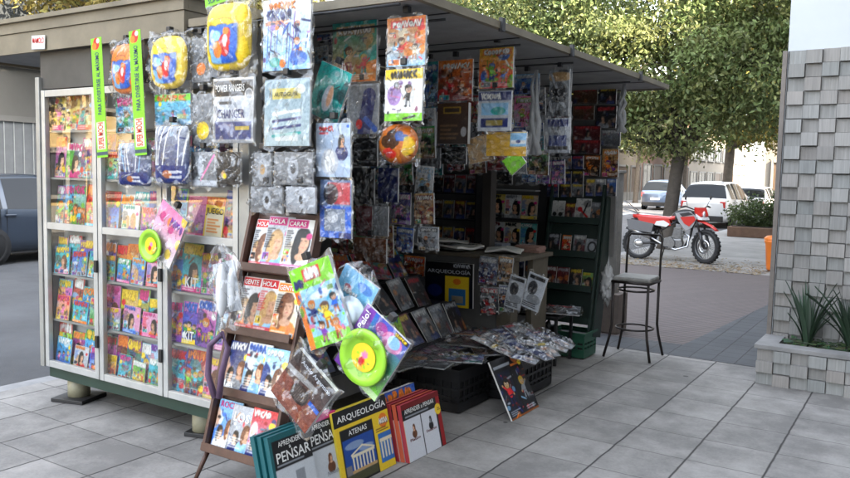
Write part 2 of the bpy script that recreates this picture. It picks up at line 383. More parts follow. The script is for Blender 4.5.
def dvd(W, H, seed, base=None, cell=.0048):
    a = Art(W, H, 'black', cell, seed); r = a.r; b = cc(base or r.choice(['navy', 'maroon', 'black', 'brown', 'grey']))
    a.grad(b*.4, b*.9)
    a.busy(18, ['grey', 'silver', 'maroon', 'navy', 'skin', 'brown', 'white'], 0, .85, .6)
    for i in range(6): a.ell(r.random(), r.uniform(.1, .8), r.uniform(.04, .16), r.uniform(.05, .2), r.choice(['grey', 'skin', 'maroon', 'silver', 'navy', 'orange']), r.uniform(.25, .7))
    if r.random() < .7: a.bust(r.uniform(.3, .7), .05, r.uniform(.5, .8), cc('skin')*.8, 'black', r.choice(['black', 'grey', 'navy']))
    a.glyphs(.1, .8, .9, .93, r.choice(['white', 'red', 'yellow', 'silver']), r.randint(4, 8)); a.rows(.1, .03, .9, .12, 'silver', 2, .5)
    a.a = a.a*.92+.1; a.soft(1).grain(.12).grain(.1, 2); a.desc = ('dark', 'grey'); return a
def news(W, H, seed, cell=.0048):
    a = Art(W, H, (.8, .79, .74), cell, seed); r = a.r
    a.glyphs(.08, .86, .92, .95, 'black', 7); a.rect(.08, .45, .55, .8, 'grey'); a.ell(.3, .6, .1, .12, 'black', .6)
    a.rows(.6, .45, .94, .8, 'grey', 10); a.rows(.08, .05, .48, .4, 'grey', 11); a.rows(.52, .05, .94, .4, 'grey', 11); a.grain(.06); return a

# ------------------------------------------------------------------ card / book mesh from an Art
def card_mesh(name, art, th=.006, bend=0, side=(.72, .71, .68), warp=0):
    h, w = art.h, art.w; W, H = art.W, art.H
    gx = np.linspace(-W/2, W/2, w); gz = np.linspace(-H/2, H/2, h); X, Z = np.meshgrid(gx, gz)
    Y = -bend*np.cos(np.pi*X/W)*1.0 + bend*.0
    if warp:
        rr = np.random.RandomState(art.r.randrange(9999)); p, q, u = rr.rand(3)*6
        Y = Y + warp*(np.sin(Z/H*5+p)*.5+np.sin(X/W*4+q)*.5+.3*np.sin((X/W+Z/H)*9+u))
    V = np.stack([X, Y, Z], -1).reshape(-1, 3); C = (np.clip(art.a, .012, 1)**2.2*.86).reshape(-1, 3)
    i = np.arange(h-1)[:, None]*w+np.arange(w-1)[None]; Q = np.stack([i, i+1, i+w+1, i+w], -1).reshape(-1, 4)
    # sides + back: boundary loop pushed back
    loop = np.concatenate([np.arange(w), np.arange(1, h)*w+w-1, (h-1)*w+np.arange(w-2, -1, -1), np.arange(h-2, 0, -1)*w])
    n = len(loop); b0 = len(V); B1 = V[loop]; B2 = B1+np.array([0, th, 0]); V = np.concatenate([V, B1, B2])
    sc = np.tile(np.array(side)*.9, (n, 1)); C = np.concatenate([C, sc, sc])
    j = np.arange(n); k = (j+1) % n
    Q = np.concatenate([Q, np.stack([b0+k, b0+j, b0+n+j, b0+n+k], -1)])
    c0 = len(V); V = np.concatenate([V, [[-W/2, th, -H/2], [W/2, th, -H/2], [W/2, th, H/2], [-W/2, th, H/2]]]); C = np.concatenate([C, np.tile(np.array(side)*.8, (4, 1))])
    Q = np.concatenate([Q, [[c0+3, c0+2, c0+1, c0]]])
    T = []
    for (wd, x0, y0, x1, y1, col, vert) in art.texts:
        tv, tt, _ = TXT[wd]; u, v = tv[:, 0], tv[:, 1]
        if vert: u, v = 1-v, u
        px = (x0+(x1-x0)*u-.5)*W; pz = (y0+(y1-y0)*v-.5)*H
        py = -bend*np.cos(np.pi*px/W)-.0022-abs(warp)*1.2
        T.append(tt+len(V)); V = np.concatenate([V, np.stack([px, py, pz], -1)]); C = np.concatenate([C, np.tile(np.clip(col, .012, 1)**2.2*.86, (len(tv), 1))])
    return mesh_np(name, V, Q, C, smooth=False, tris=np.concatenate(T) if T else None)

def bag_mesh(name, W, H, th, seed, pinch=False, wrk=1.0):
    rr = np.random.RandomState(seed); n, m = 26, 34
    u, v = np.meshgrid(np.linspace(-1, 1, n), np.linspace(-1, 1, m))
    prof = (np.clip(1-u**2, 0, 1)**.45)*(np.clip(1-v**2, 0, 1)**.35)
    def wr(s):
        o = np.zeros_like(u)
        for q in range(9):
            a, b, p = rr.uniform(-9, 9), rr.uniform(-7, 7), rr.rand()*6
            o += (1-2*np.abs(np.sin(a*u+b*v+p)))*rr.uniform(.2, 1)
        return o*.045*wrk
    wx = np.ones_like(u)*(1+.03*np.sin(v*7+seed))
    if pinch: wx = wx*np.clip(1.02-.75*np.clip((v-.45)/.55, 0, 1)**1.3, .2, 1.1)
    X = u*W/2*wx+rr.uniform(-.003, .003, u.shape); Z = v*H/2+.012*np.sin(u*6+seed)*abs(v)
    f = np.stack([X, -th*prof-wr(0)*prof*.35, Z], -1).reshape(-1, 3); b = np.stack([X, th*.6*prof+.004+wr(1)*prof*.2, Z], -1).reshape(-1, 3)
    i = np.arange(m-1)[:, None]*n+np.arange(n-1)[None]; Q = np.stack([i, i+1, i+n+1, i+n], -1).reshape(-1, 4)
    return mesh_np(name, np.concatenate([f, b]), np.concatenate([Q, Q[:, ::-1]+n*m]), None, True)

USED = set()
def orient(loc, rz=0, tilt=0, roll=0):
    return Matrix.Translation(loc) @ Matrix.Rotation(rz, 4, 'Z') @ Matrix.Rotation(-tilt, 4, 'X') @ Matrix.Rotation(-roll, 4, 'Y')

def item(name, label, cat, art, loc, rz=0, tilt=0, roll=0, th=.006, group=None, bend=0, warp=.0012, mat_=None, side=(.72, .71, .68)):
    me = card_mesh(name, art, th, bend, side, warp); o = link(name, me, mat_ or PAPER)
    o.matrix_world = orient(loc, rz, tilt, roll)
    return tag(o, label, cat, group)

def pack(name, label, cat, art, loc, rz=0, tilt=0, roll=0, th=.012, group=None, bth=.02, grow=1.12, pinch=False, extra=None, hook=True, mesh=None, partname='printed_card', bagdz=0):
    """something in a clear bag: an Empty at its base, the printed card and the bag its parts"""
    W, H = art.W, art.H; mw = orient(loc, rz, tilt, roll) @ Matrix.Translation((0, 0, -H/2))
    root = bpy.data.objects.new(name, None); COL.objects.link(root); root.empty_display_size = .05; root.matrix_world = mw; tag(root, label, cat, group)
    me = mesh or card_mesh(partname, art, th, 0, (.6, .6, .6), .003)
    link(partname, me, PAPER, root, Matrix.Translation((0, 0, H/2)))
    hb = H*(grow if not pinch else grow*1.12)
    link('plastic_bag', bag_mesh('plastic_bag', W*grow, hb, bth+th, RNG.randrange(9999), pinch), BAG, root, Matrix.Translation((0, th*.3, H/2+bagdz)))
    if hook:
        MB().box(-.016, .016, -.012, .02, H+.02, H+.052, .004).build('clip', BLACK, root)
    if extra: extra(root, W, H)
    return root

def rect_on(x0, y0, x1, y1, axis, val):
    """pixel box -> (centre, width, height) on the plane"""
    c = at((x0+x1)/2, (y0+y1)/2, axis, val)
    l = at(x0, (y0+y1)/2, axis, val); r = at(x1, (y0+y1)/2, axis, val); t = at((x0+x1)/2, y0, axis, val); b = at((x0+x1)/2, y1, axis, val)
    return c, (r-l).length if axis != 2 else abs(r.x-l.x), abs(t.z-b.z)

# ------------------------------------------------------------------ world, sun
SUN_EL, SUN_AZ = R(33), math.atan2(-.30, .95)          # direction towards the sun: (+X, a little -Y)
w = bpy.data.worlds.new('World'); scene.world = w; w.use_nodes = True
sk = w.node_tree.nodes.new('ShaderNodeTexSky'); sk.sky_type = 'NISHITA'; sk.sun_disc = False
sk.sun_elevation = SUN_EL; sk.sun_rotation = math.pi/2-SUN_AZ; sk.air_density = 1.2; sk.dust_density = 2.5; sk.ozone_density = 1.0
bg = w.node_tree.nodes['Background']; bg.inputs[1].default_value = .14
hs = w.node_tree.nodes.new('ShaderNodeHueSaturation'); hs.inputs['Saturation'].default_value = .42
w.node_tree.links.new(sk.outputs[0], hs.inputs['Color']); w.node_tree.links.new(hs.outputs[0], bg.inputs[0])
sd = bpy.data.lights.new('sun', 'SUN'); sd.energy = 3.3; sd.angle = R(.5); sd.color = (1, .86, .66)
so = bpy.data.objects.new('sun', sd); COL.objects.link(so)
sv = Vector((math.cos(SUN_EL)*math.cos(SUN_AZ), math.cos(SUN_EL)*math.sin(SUN_AZ), math.sin(SUN_EL)))
so.rotation_euler = sv.to_track_quat('Z', 'Y').to_euler(); so.location = (20, 10, 30)
vs = scene.view_settings; vs.view_transform = 'Standard'; vs.look = 'None'; vs.gamma = 1; vs.use_curve_mapping = False; vs.exposure = 3.7
scene.render.engine = 'CYCLES'; scene.cycles.transparent_max_bounces = 28; scene.cycles.max_bounces = 8
scene.cycles.use_denoising = True; scene.cycles.sample_clamp_indirect = 6; scene.cycles.caustics_reflective = False; scene.cycles.caustics_refractive = False

# ------------------------------------------------------------------ ground materials
def node(N, t, **kw):
    n = N.new(t)
    for k, v in kw.items(): setattr(n, k, v)
    return n
def slab_mat(name, px, py, ox, oy, wx, wy, cA, cB, joint, rough=.75, spots=.55, stain=.35):
    m = bpy.data.materials.new(name); m.use_nodes = True; nt = m.node_tree; N = nt.nodes; L = nt.links; b = N['Principled BSDF']
    b.inputs['Roughness'].default_value = rough; b.inputs['Specular IOR Level'].default_value = .3
    tc = node(N, 'ShaderNodeTexCoord'); sp = node(N, 'ShaderNodeSeparateXYZ'); L.new(tc.outputs['Object'], sp.inputs[0])
    wob = node(N, 'ShaderNodeTexNoise'); wob.inputs['Scale'].default_value = 7; L.new(tc.outputs['Object'], wob.inputs['Vector'])
    def mth(op, a, b=None, c=None, clamp=False):
        n = node(N, 'ShaderNodeMath', operation=op, use_clamp=clamp)
        for i, v in enumerate((a, b, c)):
            if v is None: continue
            if isinstance(v, (int, float)): n.inputs[i].default_value = v
            else: L.new(v, n.inputs[i])
        return n.outputs[0]
    ww = mth('MULTIPLY', mth('SUBTRACT', wob.outputs['Fac'], .5), .012)
    ids = []; ms = []
    for ax, p, o, wd in (('X', px, ox, wx), ('Y', py, oy, wy)):
        q = mth('ADD', mth('SUBTRACT', sp.outputs[ax], o), ww)
        dist = mth('PINGPONG', q, p/2)
        ms.append(mth('SUBTRACT', 1.0, mth('DIVIDE', mth('SUBTRACT', dist, wd*.4), wd, clamp=True), clamp=True))
        ids.append(mth('FLOOR', mth('DIVIDE', q, p)))
    jm = mth('MAXIMUM', ms[0], mth('MULTIPLY', ms[1], .8))
    cb = node(N, 'ShaderNodeCombineXYZ'); L.new(ids[0], cb.inputs[0]); L.new(ids[1], cb.inputs[1])
    wn = node(N, 'ShaderNodeTexWhiteNoise'); L.new(cb.outputs[0], wn.inputs['Vector'])
    n1 = node(N, 'ShaderNodeTexNoise'); n1.inputs['Scale'].default_value = 2.3; n1.inputs['Detail'].default_value = 8; n1.inputs['Roughness'].default_value = .7
    L.new(tc.outputs['Object'], n1.inputs['Vector'])
    n2 = node(N, 'ShaderNodeTexNoise'); n2.inputs['Scale'].default_value = 60; n2.inputs['Detail'].default_value = 4; L.new(tc.outputs['Object'], n2.inputs['Vector'])
    mx = node(N, 'ShaderNodeMix', data_type='RGBA'); mx.inputs[6].default_value = list(cA)+[1]; mx.inputs[7].default_value = list(cB)+[1]
    f = mth('ADD', mth('MULTIPLY', wn.outputs['Value'], .45), mth('ADD', mth('MULTIPLY', mth('SUBTRACT', n1.outputs['Fac'], .36), 2.6*stain*2), mth('MULTIPLY', mth('SUBTRACT', n2.outputs['Fac'], .5), .5)), clamp=True)
    L.new(f, mx.inputs[0])
    # small dark drips and gum spots
    vo = node(N, 'ShaderNodeTexVoronoi'); vo.inputs['Scale'].default_value = 3.1; L.new(tc.outputs['Object'], vo.inputs['Vector'])
    vsz = node(N, 'ShaderNodeSeparateColor'); L.new(vo.outputs['Color'], vsz.inputs[0])
    thr = mth('MULTIPLY', mth('POWER', vsz.outputs[0], 5), .11)
    spot = mth('MULTIPLY', mth('LESS_THAN', mth('ADD', vo.outputs['Distance'], mth('MULTIPLY', ww, 2.0)), thr), spots)
    dk = mth('MAXIMUM', jm, spot)
    m2 = node(N, 'ShaderNodeMix', data_type='RGBA'); m2.inputs[7].default_value = list(joint)+[1]; L.new(mx.outputs[2], m2.inputs[6]); L.new(dk, m2.inputs[0])
    L.new(m2.outputs[2], b.inputs['Base Color'])
    bp = node(N, 'ShaderNodeBump'); bp.inputs['Strength'].default_value = .5; bp.inputs['Distance'].default_value = .008
    L.new(mth('ADD', mth('MULTIPLY', mth('SUBTRACT', 1.0, jm), 1.0), mth('MULTIPLY', n2.outputs['Fac'], .25)), bp.inputs['Height']); L.new(bp.outputs[0], b.inputs['Normal'])
    MATS[name] = m; return m

P = .4285
SLAB = slab_mat('pavement_slabs', P, .437, -.693, 4.62, .006, .0035, (.305, .29, .272), (.158, .151, .143), (.038, .036, .035), .75, .8, .6)
DRIVE = slab_mat('ribbed_brown_tiles', .06, 1.2, 0, 0, .014, .004, (.16, .133, .127), (.122, .104, .1), (.088, .076, .075), .8, .3, .3)
# the ribs run diagonally
nt = DRIVE.node_tree; tcn = [n for n in nt.nodes if n.type == 'TEX_COORD'][0]; spn = [n for n in nt.nodes if n.type == 'SEPXYZ'][0]
mpn = nt.nodes.new('ShaderNodeMapping'); mpn.inputs['Rotation'].default_value = (0, 0, R(28)); nt.links.new(tcn.outputs['Object'], mpn.inputs[0]); nt.links.new(mpn.outputs[0], spn.inputs[0])
BAND = slab_mat('dark_border_tiles', .2, .2, 0, 0, .004, .004, (.085, .088, .095), (.055, .058, .064), (.03, .03, .032), .7, .2, .3)
APRON = mat('pale_worn_concrete', (.29, .28, .265), .85, 0, .45, 1.3, .2, 20)
KERB = mat('kerb_stone', (.3, .3, .3), .8, 0, .4, 5, .2, 30)
ASPH = mat('asphalt', (.075, .077, .082), .85, 0, .45, .9, .35, 90)
SOIL = mat('dark_soil', (.03, .024, .018), .9, 0, .4, 20, .6, 30)

def sheet(name, x0, x1, y0, y1, z, m, kind='structure'):
    b = MB(); b.quad((x0, y0, z), (x1, y0, z), (x1, y1, z), (x0, y1, z)); return tag(b.build(name, m), kind=kind)
sheet('ground', -400, 400, -400, 400, -.2, mat('far_ground', (.16, .155, .15), .9, 0, .3, .2))
sheet('road', -15.6, -5.75, -60, 140, -.12, ASPH)
sheet('cross_road', -5.75, 60, 36, 46, -.124, ASPH)
def block(name, x0, x1, y0, y1, z0, z1, m): return tag(MB().box(x0, x1, y0, y1, z0, z1).build(name, m), kind='structure')
block('pavement', -5.6, 3.0, -40, 7.33, -.2, 0, SLAB)
block('driveway', -5.6, -1.128, 7.333, 14.7, -.2, -.004, DRIVE)
block('apron', -5.6, 12, 14.703, 35.6, -.2, 0, APRON)
block('kerb', -5.75, -5.603, -40, 35.6, -.2, -.003, KERB)
block('far_pavement', -19, -15.75, -60, 140, -.2, 0, APRON)
block('far_kerb', -15.75, -15.603, -60, 140, -.2, -.003, KERB)
bn = MB()
for ps in ([(-5.6, 7.337), (-1.13, 7.337), (-1.13, 7.87), (-5.6, 7.87)],):
    bn.quad(*[(x, y, .002) for x, y in ps])
bn.quad((-1.99, 7.872, .002), (-1.13, 7.872, .002), (-1.13, 14.69, .002), (-1.5, 14.69, .002))
tag(bn.build('path', BAND), kind='structure')

# fallen leaves and dirt near the motorcycle
def litter():
    rr = np.random.RandomState(5); n = 1500
    x = rr.uniform(-5.5, -2.4, n); y = 14.3+np.abs(rr.normal(0, 1.0, n))+.3; k = rr.uniform(.015, .045, n); a = rr.uniform(0, 6.3, n)
    V = np.empty((n, 4, 3)); 
    for j, (du, dv) in enumerate(((-1, 0), (0, -.6), (1, 0), (0, .6))):
        V[:, j, 0] = x+k*(du*np.cos(a)-dv*np.sin(a)); V[:, j, 1] = y+k*(du*np.sin(a)+dv*np.cos(a)); V[:, j, 2] = .004+rr.uniform(0, .012, n)
    base = np.array([[.24, .17, .1], [.19, .14, .09], [.27, .21, .12]])[rr.randint(0, 3, n)]
    o = link('dry_leaves', mesh_np('dry_leaves', V.reshape(-1, 3), np.arange(n*4).reshape(-1, 4), np.repeat(base, 4, 0)), MATTE)
    tag(o, 'brown fallen leaves strewn over the concrete around the motorcycle', 'leaves', kind='stuff')
litter()

# ------------------------------------------------------------------ building with the stone facing, on the right
def relief_wall(x0, x1, z0, z1, yf, cw=.1285, ch=.114, seed=3, flip=0):
    """basket of stone blocks, each proud of or behind its neighbour; per-stone colour"""
    rr = random.Random(seed); V, Q, C = [], [], []
    nx = max(1, round((x1-x0)/cw)); nz = max(1, round((z1-z0)/ch)); dx = (x1-x0)/nx; dz = (z1-z0)/nz
    for i in range(nx):
        for k in range(nz):
            d = (.042 if (i+k+flip) % 2 else .010)+rr.uniform(0, .008)
            j = rr.uniform(-.004, .004); g = .0025
            a, b, c, e = x0+i*dx+g, x0+(i+1)*dx-g, z0+k*dz+g+j, z0+(k+1)*dz-g+j
            s = len(V); ty = rr.uniform(-.004, .004)
            V += [(a, yf-d, c), (b, yf-d+ty, c), (b, yf-d+ty, e), (a, yf-d, e), (a, yf+.02, c), (b, yf+.02, c), (b, yf+.02, e), (a, yf+.02, e)]
            Q += [(s, s+1, s+2, s+3), (s+4, s, s+3, s+7), (s+1, s+5, s+6, s+2), (s+3, s+2, s+6, s+7), (s+4, s+5, s+1, s)]
            t = rr.uniform(.215, .29); w_ = rr.uniform(-.012, .012); C += [(t*1.03+w_, t, t*.95-w_*.4)]*8
    return V, Q, C
def stone_mat():
    m = attr_mat('split_stone', .8, .3); nt = m.node_tree; N, L = nt.nodes, nt.links; b = N['Principled BSDF']; a = [n for n in N if n.type == 'ATTRIBUTE'][0]
    tc = N.new('ShaderNodeTexCoord'); mp = N.new('ShaderNodeMapping'); mp.inputs['Scale'].default_value = (75, 30, 3); L.new(tc.outputs['Object'], mp.inputs[0])
    n = N.new('ShaderNodeTexNoise'); n.inputs['Scale'].default_value = 1; n.inputs['Detail'].default_value = 5; L.new(mp.outputs[0], n.inputs['Vector'])
    r = N.new('ShaderNodeMapRange'); r.inputs[1].default_value = .3; r.inputs[2].default_value = .7; r.inputs[3].default_value = .86; r.inputs[4].default_value = 1.12; L.new(n.outputs['Fac'], r.inputs[0])
    mx = N.new('ShaderNodeMix'); mx.data_type = 'RGBA'; mx.blend_type = 'MULTIPLY'; mx.inputs[0].default_value = 1
    L.new(a.outputs['Color'], mx.inputs[6]); L.new(r.outputs[0], mx.inputs[7]); L.new(mx.outputs[2], b.inputs['Base Color'])
    bp = N.new('ShaderNodeBump'); bp.inputs['Strength'].default_value = .6; bp.inputs['Distance'].default_value = .006; L.new(n.outputs['Fac'], bp.inputs['Height']); L.new(bp.outputs[0], b.inputs['Normal'])
    return m
STONE = stone_mat(); PLASTER = mat('pale_blue_plaster', (.52, .55, .58), .8, 0, .1, 1.2, .08, 25); TRIM = mat('brown_grey_render', (.2, .175, .155), .85, 0, .3, 6, .2, 30)
bld = empty('corner_building', (5, 12, 0), 'pale blue plastered building with grey stone block facing below, behind the planter', 'building')
inv = Matrix.Translation((-5, -12, 0))
MB().box(-1.1, 4.5, 7.30, 13, 0, 17).box(4.501, 12, 7.3, 13, 0, 7.4).box(-1.1, 12, 13.001, 34, 0, 6.8).build('wall', PLASTER, bld, inv)  # only the front shows; unseen heights and rear blocks shaped to cast shade
v, q, c = relief_wall(-1.085, 3.0, .0, 2.752, 7.30, flip=1); link('stone_facing', mesh_np('stone_facing', v, q, c), STONE, bld, inv)
MB().box(-1.135, -1.1, 7.262, 34, 0, 2.75).build('corner_trim', TRIM, bld, inv)
MB().box(-1.105, 4.6, 7.2, 13.1, 17.001, 17.3).box(-1.105, 12.1, 13.102, 34.1, 6.801, 7.1).build('parapet', PLASTER, bld, inv)
MB().box(-1.095, 3, 7.296, 7.2985, 0, 2.75).build('mortar_bed', mat('mortar', (.12, .115, .11), .9, 0, .2, 9), bld, inv)
b2 = empty('shade_building', (6, -10, 0), 'unseen grey rendered building added along the pavement to shade the kiosk', 'building')
MB().box(3.0, 14, -6, 7.29, 0, 19).box(3.0, 14, -40, -6.001, 0, 14.5).build('wall', mat('grey_render', (.33, .32, .3), .85, 0, .2, 1), b2, Matrix.Translation((-6, 10, 0)))  # unseen mass added for its shade; both heights set by the shadow wanted
f = MB()
for k in range(7): f.box(2.97, 2.998, -30+k*5, -28+k*5, 4.5, 6.3).box(2.97, 2.998, -30+k*5, -28+k*5, .5, 2.5)
f.build('window', mat('dark_window', (.04, .045, .05), .15), b2, Matrix.Translation((-6, 10, 0)))

pl = empty('stone_planter', (0, 7, 0), 'low planter faced with grey stone blocks at the foot of the wall', 'planter')
inv = Matrix.Translation((0, -7, 0))
v, q, c = relief_wall(-1.12, 3.0, 0, .288, 6.77, .128, .096, 9); v2, q2, c2 = v, q, c
link('stone_facing', mesh_np('stone_facing', v, q, c), STONE, pl, inv)
pb = MB().box(-1.10, 3.0, 6.772, 6.86, 0, .288).box(-1.10, -1.0, 6.861, 7.265, 0, .288); pb.build('body', mat('mortar'), pl, inv) if False else pb.build('body', MATS['mortar'], pl, inv)
MB().box(-1.14, 3.0, 6.735, 6.90, .29, .325, .004).box(-1.14, -.98, 6.902, 7.268, .29, .324, .004).build('coping', mat('coping_slab', (.25, .245, .24), .75, 0, .35, 5, .2, 30), pl, inv)
MB().box(-.979, 3.0, 6.902, 7.262, .02, .285).build('soil', SOIL, pl, inv)

def blade_plant(name, loc, n, hmin, hmax, label, seed, spread=.5):
    rr = random.Random(seed); V, Q, C = [], [], []
    for i in range(n):
        a = rr.uniform(0, 6.283); h = rr.uniform(hmin, hmax); lean = rr.uniform(.03, spread)*h; wd = rr.uniform(.016, .028); g = rr.uniform(.7, 1.4)
        ca, sa = math.cos(a), math.sin(a); s = len(V); S = 7
        for j in range(S+1):
            t = j/S; r = .02+lean*t**1.6; z = h*(t-.12*t*t*lean/h*2); wj = wd*(1-t**2.2)*(.6+.8*t if t < .5 else 1)
            for k in (-1, 0, 1):
                V.append((ca*r-sa*wj*k, sa*r+ca*wj*k, z-(.012 if k == 0 else 0)*1)); C.append((.03*g, .055*g, .032*g) if k else (.024*g, .043*g, .026*g))
        for j in range(S):
            for k in range(2): p = s+j*3+k; Q.append((p, p+1, p+4, p+3))
    o = link(name, mesh_np(name, V, Q, C, True), attr_mat('waxy_leaf', .42, .5)); o.location = loc
    return tag(o, label, 'plant', 'spiky plants in the stone planter')
blade_plant('spiky_plant', (-.79, 7.06, .285), 34, .28, .62, 'dark green spiky plant near the open end of the stone planter', 4, .5)
blade_plant('spiky_plant', (-.47, 7.08, .285), 40, .3, .66, 'dark green spiky plant cut by the photo edge in the planter', 8, .7)
gc = []
# low ground cover in the planter
rr = np.random.RandomState(2); n = 900; x = rr.uniform(-.96, 1, n); y = rr.uniform(6.92, 7.24, n); z = .285+rr.uniform(0, .05, n); a = rr.uniform(0, 6.3, n); k = rr.uniform(.012, .03, n)
V = np.stack([np.stack([x+k*du*np.cos(a), y+k*du*np.sin(a)+dv*k*.4, z+k*dw], -1) for du, dv, dw in ((-1, -1, 0), (1, -1, .2), (1, 1, .6), (-1, 1, .3))], 1)
o = link('ground_cover', mesh_np('ground_cover', V.reshape(-1, 3), np.arange(n*4).reshape(-1, 4), np.repeat(np.stack([.03+rr.rand(n)*.03, .05+rr.rand(n)*.04, .025+rr.rand(n)*.02], -1), 4, 0)), MATTE)
tag(o, 'low dark leaves covering the planter soil', 'plants', kind='stuff')

# ------------------------------------------------------------------ the kiosk
KY0, KY1, KX0, KX1 = 3.10, 7.15, -5.16, -3.20
kiosk = empty('newspaper_kiosk', (-4.2, 5.0, 0), 'grey metal newspaper kiosk on cream legs with glazed side doors and wide canopy', 'kiosk')
KI = Matrix.Translation((4.2, -5.0, 0))
def kpart(mb, name, m, parent=None): return mb.build(name, m, parent or kiosk, KI if not parent else None)
# roof box, fascia, canopy flaps
RZ = 2.415
b = MB().box(-6.1, -3.66, KY0-.03, KY1+.05, RZ+.02, RZ+.045); kpart(b, 'roof_lining', UNDER)
b = MB().box(-6.12, -3.64, KY0-.055, KY0-.031, RZ, RZ+.135).box(-6.12, -3.63, KY0-.065, KY0-.031, RZ+.138, RZ+.205).box(-3.664, -3.64, KY0-.03, KY1+.07, RZ+.046, RZ+.135).box(-3.664, -3.63, KY0-.03, KY1+.08, RZ+.138, RZ+.205)
b.box(-6.12, -6.09, KY0-.03, KY1+.05, RZ, RZ+.2); kpart(b, 'fascia', FASC)
b = MB().box(-6.15, -3.6, KY0-.09, KY1+.1, RZ+.206, RZ+.235); kpart(b, 'roof', FASC)
b = MB().box(-3.62, -2.08, KY0-.02, KY1+.03, RZ+.055, RZ+.066); cnp = kpart(b, 'canopy', UNDER)
for k in range(5): b = MB().box(-3.6, -2.1, KY0+.35+k*.8, KY0+.36+k*.8, RZ+.05, RZ+.0545); kpart(b, 'canopy_rib', DARK)
b = MB().box(-2.095, -2.06, KY0-.03, KY1+.05, RZ+.045, RZ+.085).box(-3.62, -2.096, KY1+.031, KY1+.05, RZ+.04, RZ+.085).box(-3.62, -2.096, KY0-.04, KY0-.021, RZ+.04, RZ+.085); kpart(b, 'canopy_rim', FASC)
for yy in (3.9, 4.9, 6.35): kpart(MB().box(-2.07, -2.045, yy, yy+.035, RZ+.03, RZ+.105), 'canopy_bracket', DARK)
kpart(MB().box(KX0, KX1, KY0+.02, KY1, .165, .235), 'base_beam', GREEND)
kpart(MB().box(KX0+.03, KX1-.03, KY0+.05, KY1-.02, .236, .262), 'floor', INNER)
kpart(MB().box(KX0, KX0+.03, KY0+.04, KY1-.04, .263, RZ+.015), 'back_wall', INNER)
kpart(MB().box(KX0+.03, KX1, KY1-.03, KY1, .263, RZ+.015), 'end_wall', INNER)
kpart(MB().box(KX0-.02, KX1+.02, KY0+.005, KY0+.05, 2.17, RZ+.018), 'lintel', mat('lintel_shade', (.075, .07, .062), .6, 0, .35, 4))  # shadow under the fascia is put into this dark colour
kpart(MB().box(KX1-.02, KX1+.03, KY0+.052, KY1, 2.2, 2.3), 'header_beam', INNER)
kpart(MB().box(KX1-.045, KX1+.035, KY0-.01, KY0+.09, .24, RZ+.015, .006), 'corner_post', ALU_D)
kpart(MB().box(KX0-.05, KX0-.003, KY0-.02, KY0+.08, .24, 2.25, .006), 'corner_post', ALU_D)
kpart(MB().box(KX1-.04, KX1+.04, 5.9, 6.0, .263, 2.2), 'corner_post', mat('dark_brown_post', (.05, .042, .036), .5, 0, .3, 6))
kpart(MB().box(KX1-.05, KX1+.03, KY1-.07, KY1+.03, .2, RZ+.015), 'corner_post', DARK)
kpart(MB().box(KX0+.05, KX1-.05, KY0+.115, KY0+.135, .263, 2.165), 'showcase_back', mat('pale_back_board', (.5, .5, .49), .7, 0, .15, 4))
for (lx, ly) in ((-5.0, 3.24), (-3.72, 3.26), (-5.0, 6.9), (-3.45, 6.9)):
    lg = kpart(MB().cyl((lx, ly, .02), (lx, ly, .165), .075, n=20).cyl((lx, ly, .003), (lx, ly, .02), .078, n=20), 'leg', CREAM)
    pk = .13 if lx < -4.5 else .09; MB().box(lx-pk, lx+pk, ly-pk, ly+pk, 0.001, .028, .004, Matrix.Translation((lx, ly, 0)) @ Matrix.Rotation(.3, 4, 'Z') @ Matrix.Translation((-lx, -ly, 0))).build('foot_plate', DARK, lg)
# white label on the fascia
a = Art(.155, .09, 'white', .004, 4); a.rect(0, 0, 1, .12, 'silver'); a.text('MAMOLO', .08, .42, .95, .85, 'red'); a.rows(.1, .12, .9, .34, 'grey', 2)
pz = at(38, 43, 1, KY0-.07); o = link('name_sticker', card_mesh('name_sticker', a, .003), PAPER, kiosk, KI @ orient((pz.x, KY0-.069, pz.z+.005), 0, 0, R(-3)))
# side doors with glass and shelves
XD = [(-5.155, -4.545), (-4.535, -3.905), (-3.895, -3.25)]
SHZ = [.262, .582, .905, 1.235, 1.57, 1.89]
for di, (xa, xb) in enumerate(XD):
    fr = MB(); y0, y1 = KY0-.012, KY0+.022; t = .042
    fr.box(xa, xa+t, y0, y1, .245, 2.16, .004).box(xb-t, xb, y0, y1, .245, 2.16, .004)
    for zz in (.245, 1.215, 2.115): fr.box(xa+t+.001, xb-t-.001, y0+.002, y1-.002, zz, zz+.045, .003)
    d = kpart(fr, 'glazed_door', ALU)
    for za, zb in ((.291, 1.214), (1.261, 2.114)):
        MB().quad((xa+t-.002, KY0+.006, za-.002), (xb-t+.002, KY0+.006, za-.002), (xb-t+.002, KY0+.006, zb+.002), (xa+t-.002, KY0+.006, zb+.002)).build('glass_pane', GLASS, d)
    for zz in ((.5, 1.0) if di != 2 else (.42,)): MB().box(xb-.015, xb+.012, KY0-.03, KY0-.013, zz-.04, zz+.04, .003).build('hinge', DARK, d)
    for sz in SHZ[1:3]+SHZ[4:]: kpart(MB().box(xa+.01, xb-.01, KY0+.03, KY0+.112, sz-.014, sz), 'shelf', ALU_D)
kpart(MB().box(-5.15, -3.26, KY0+.03, KY0+.112, SHZ[3]-.012, SHZ[3]), 'shelf', ALU_D)
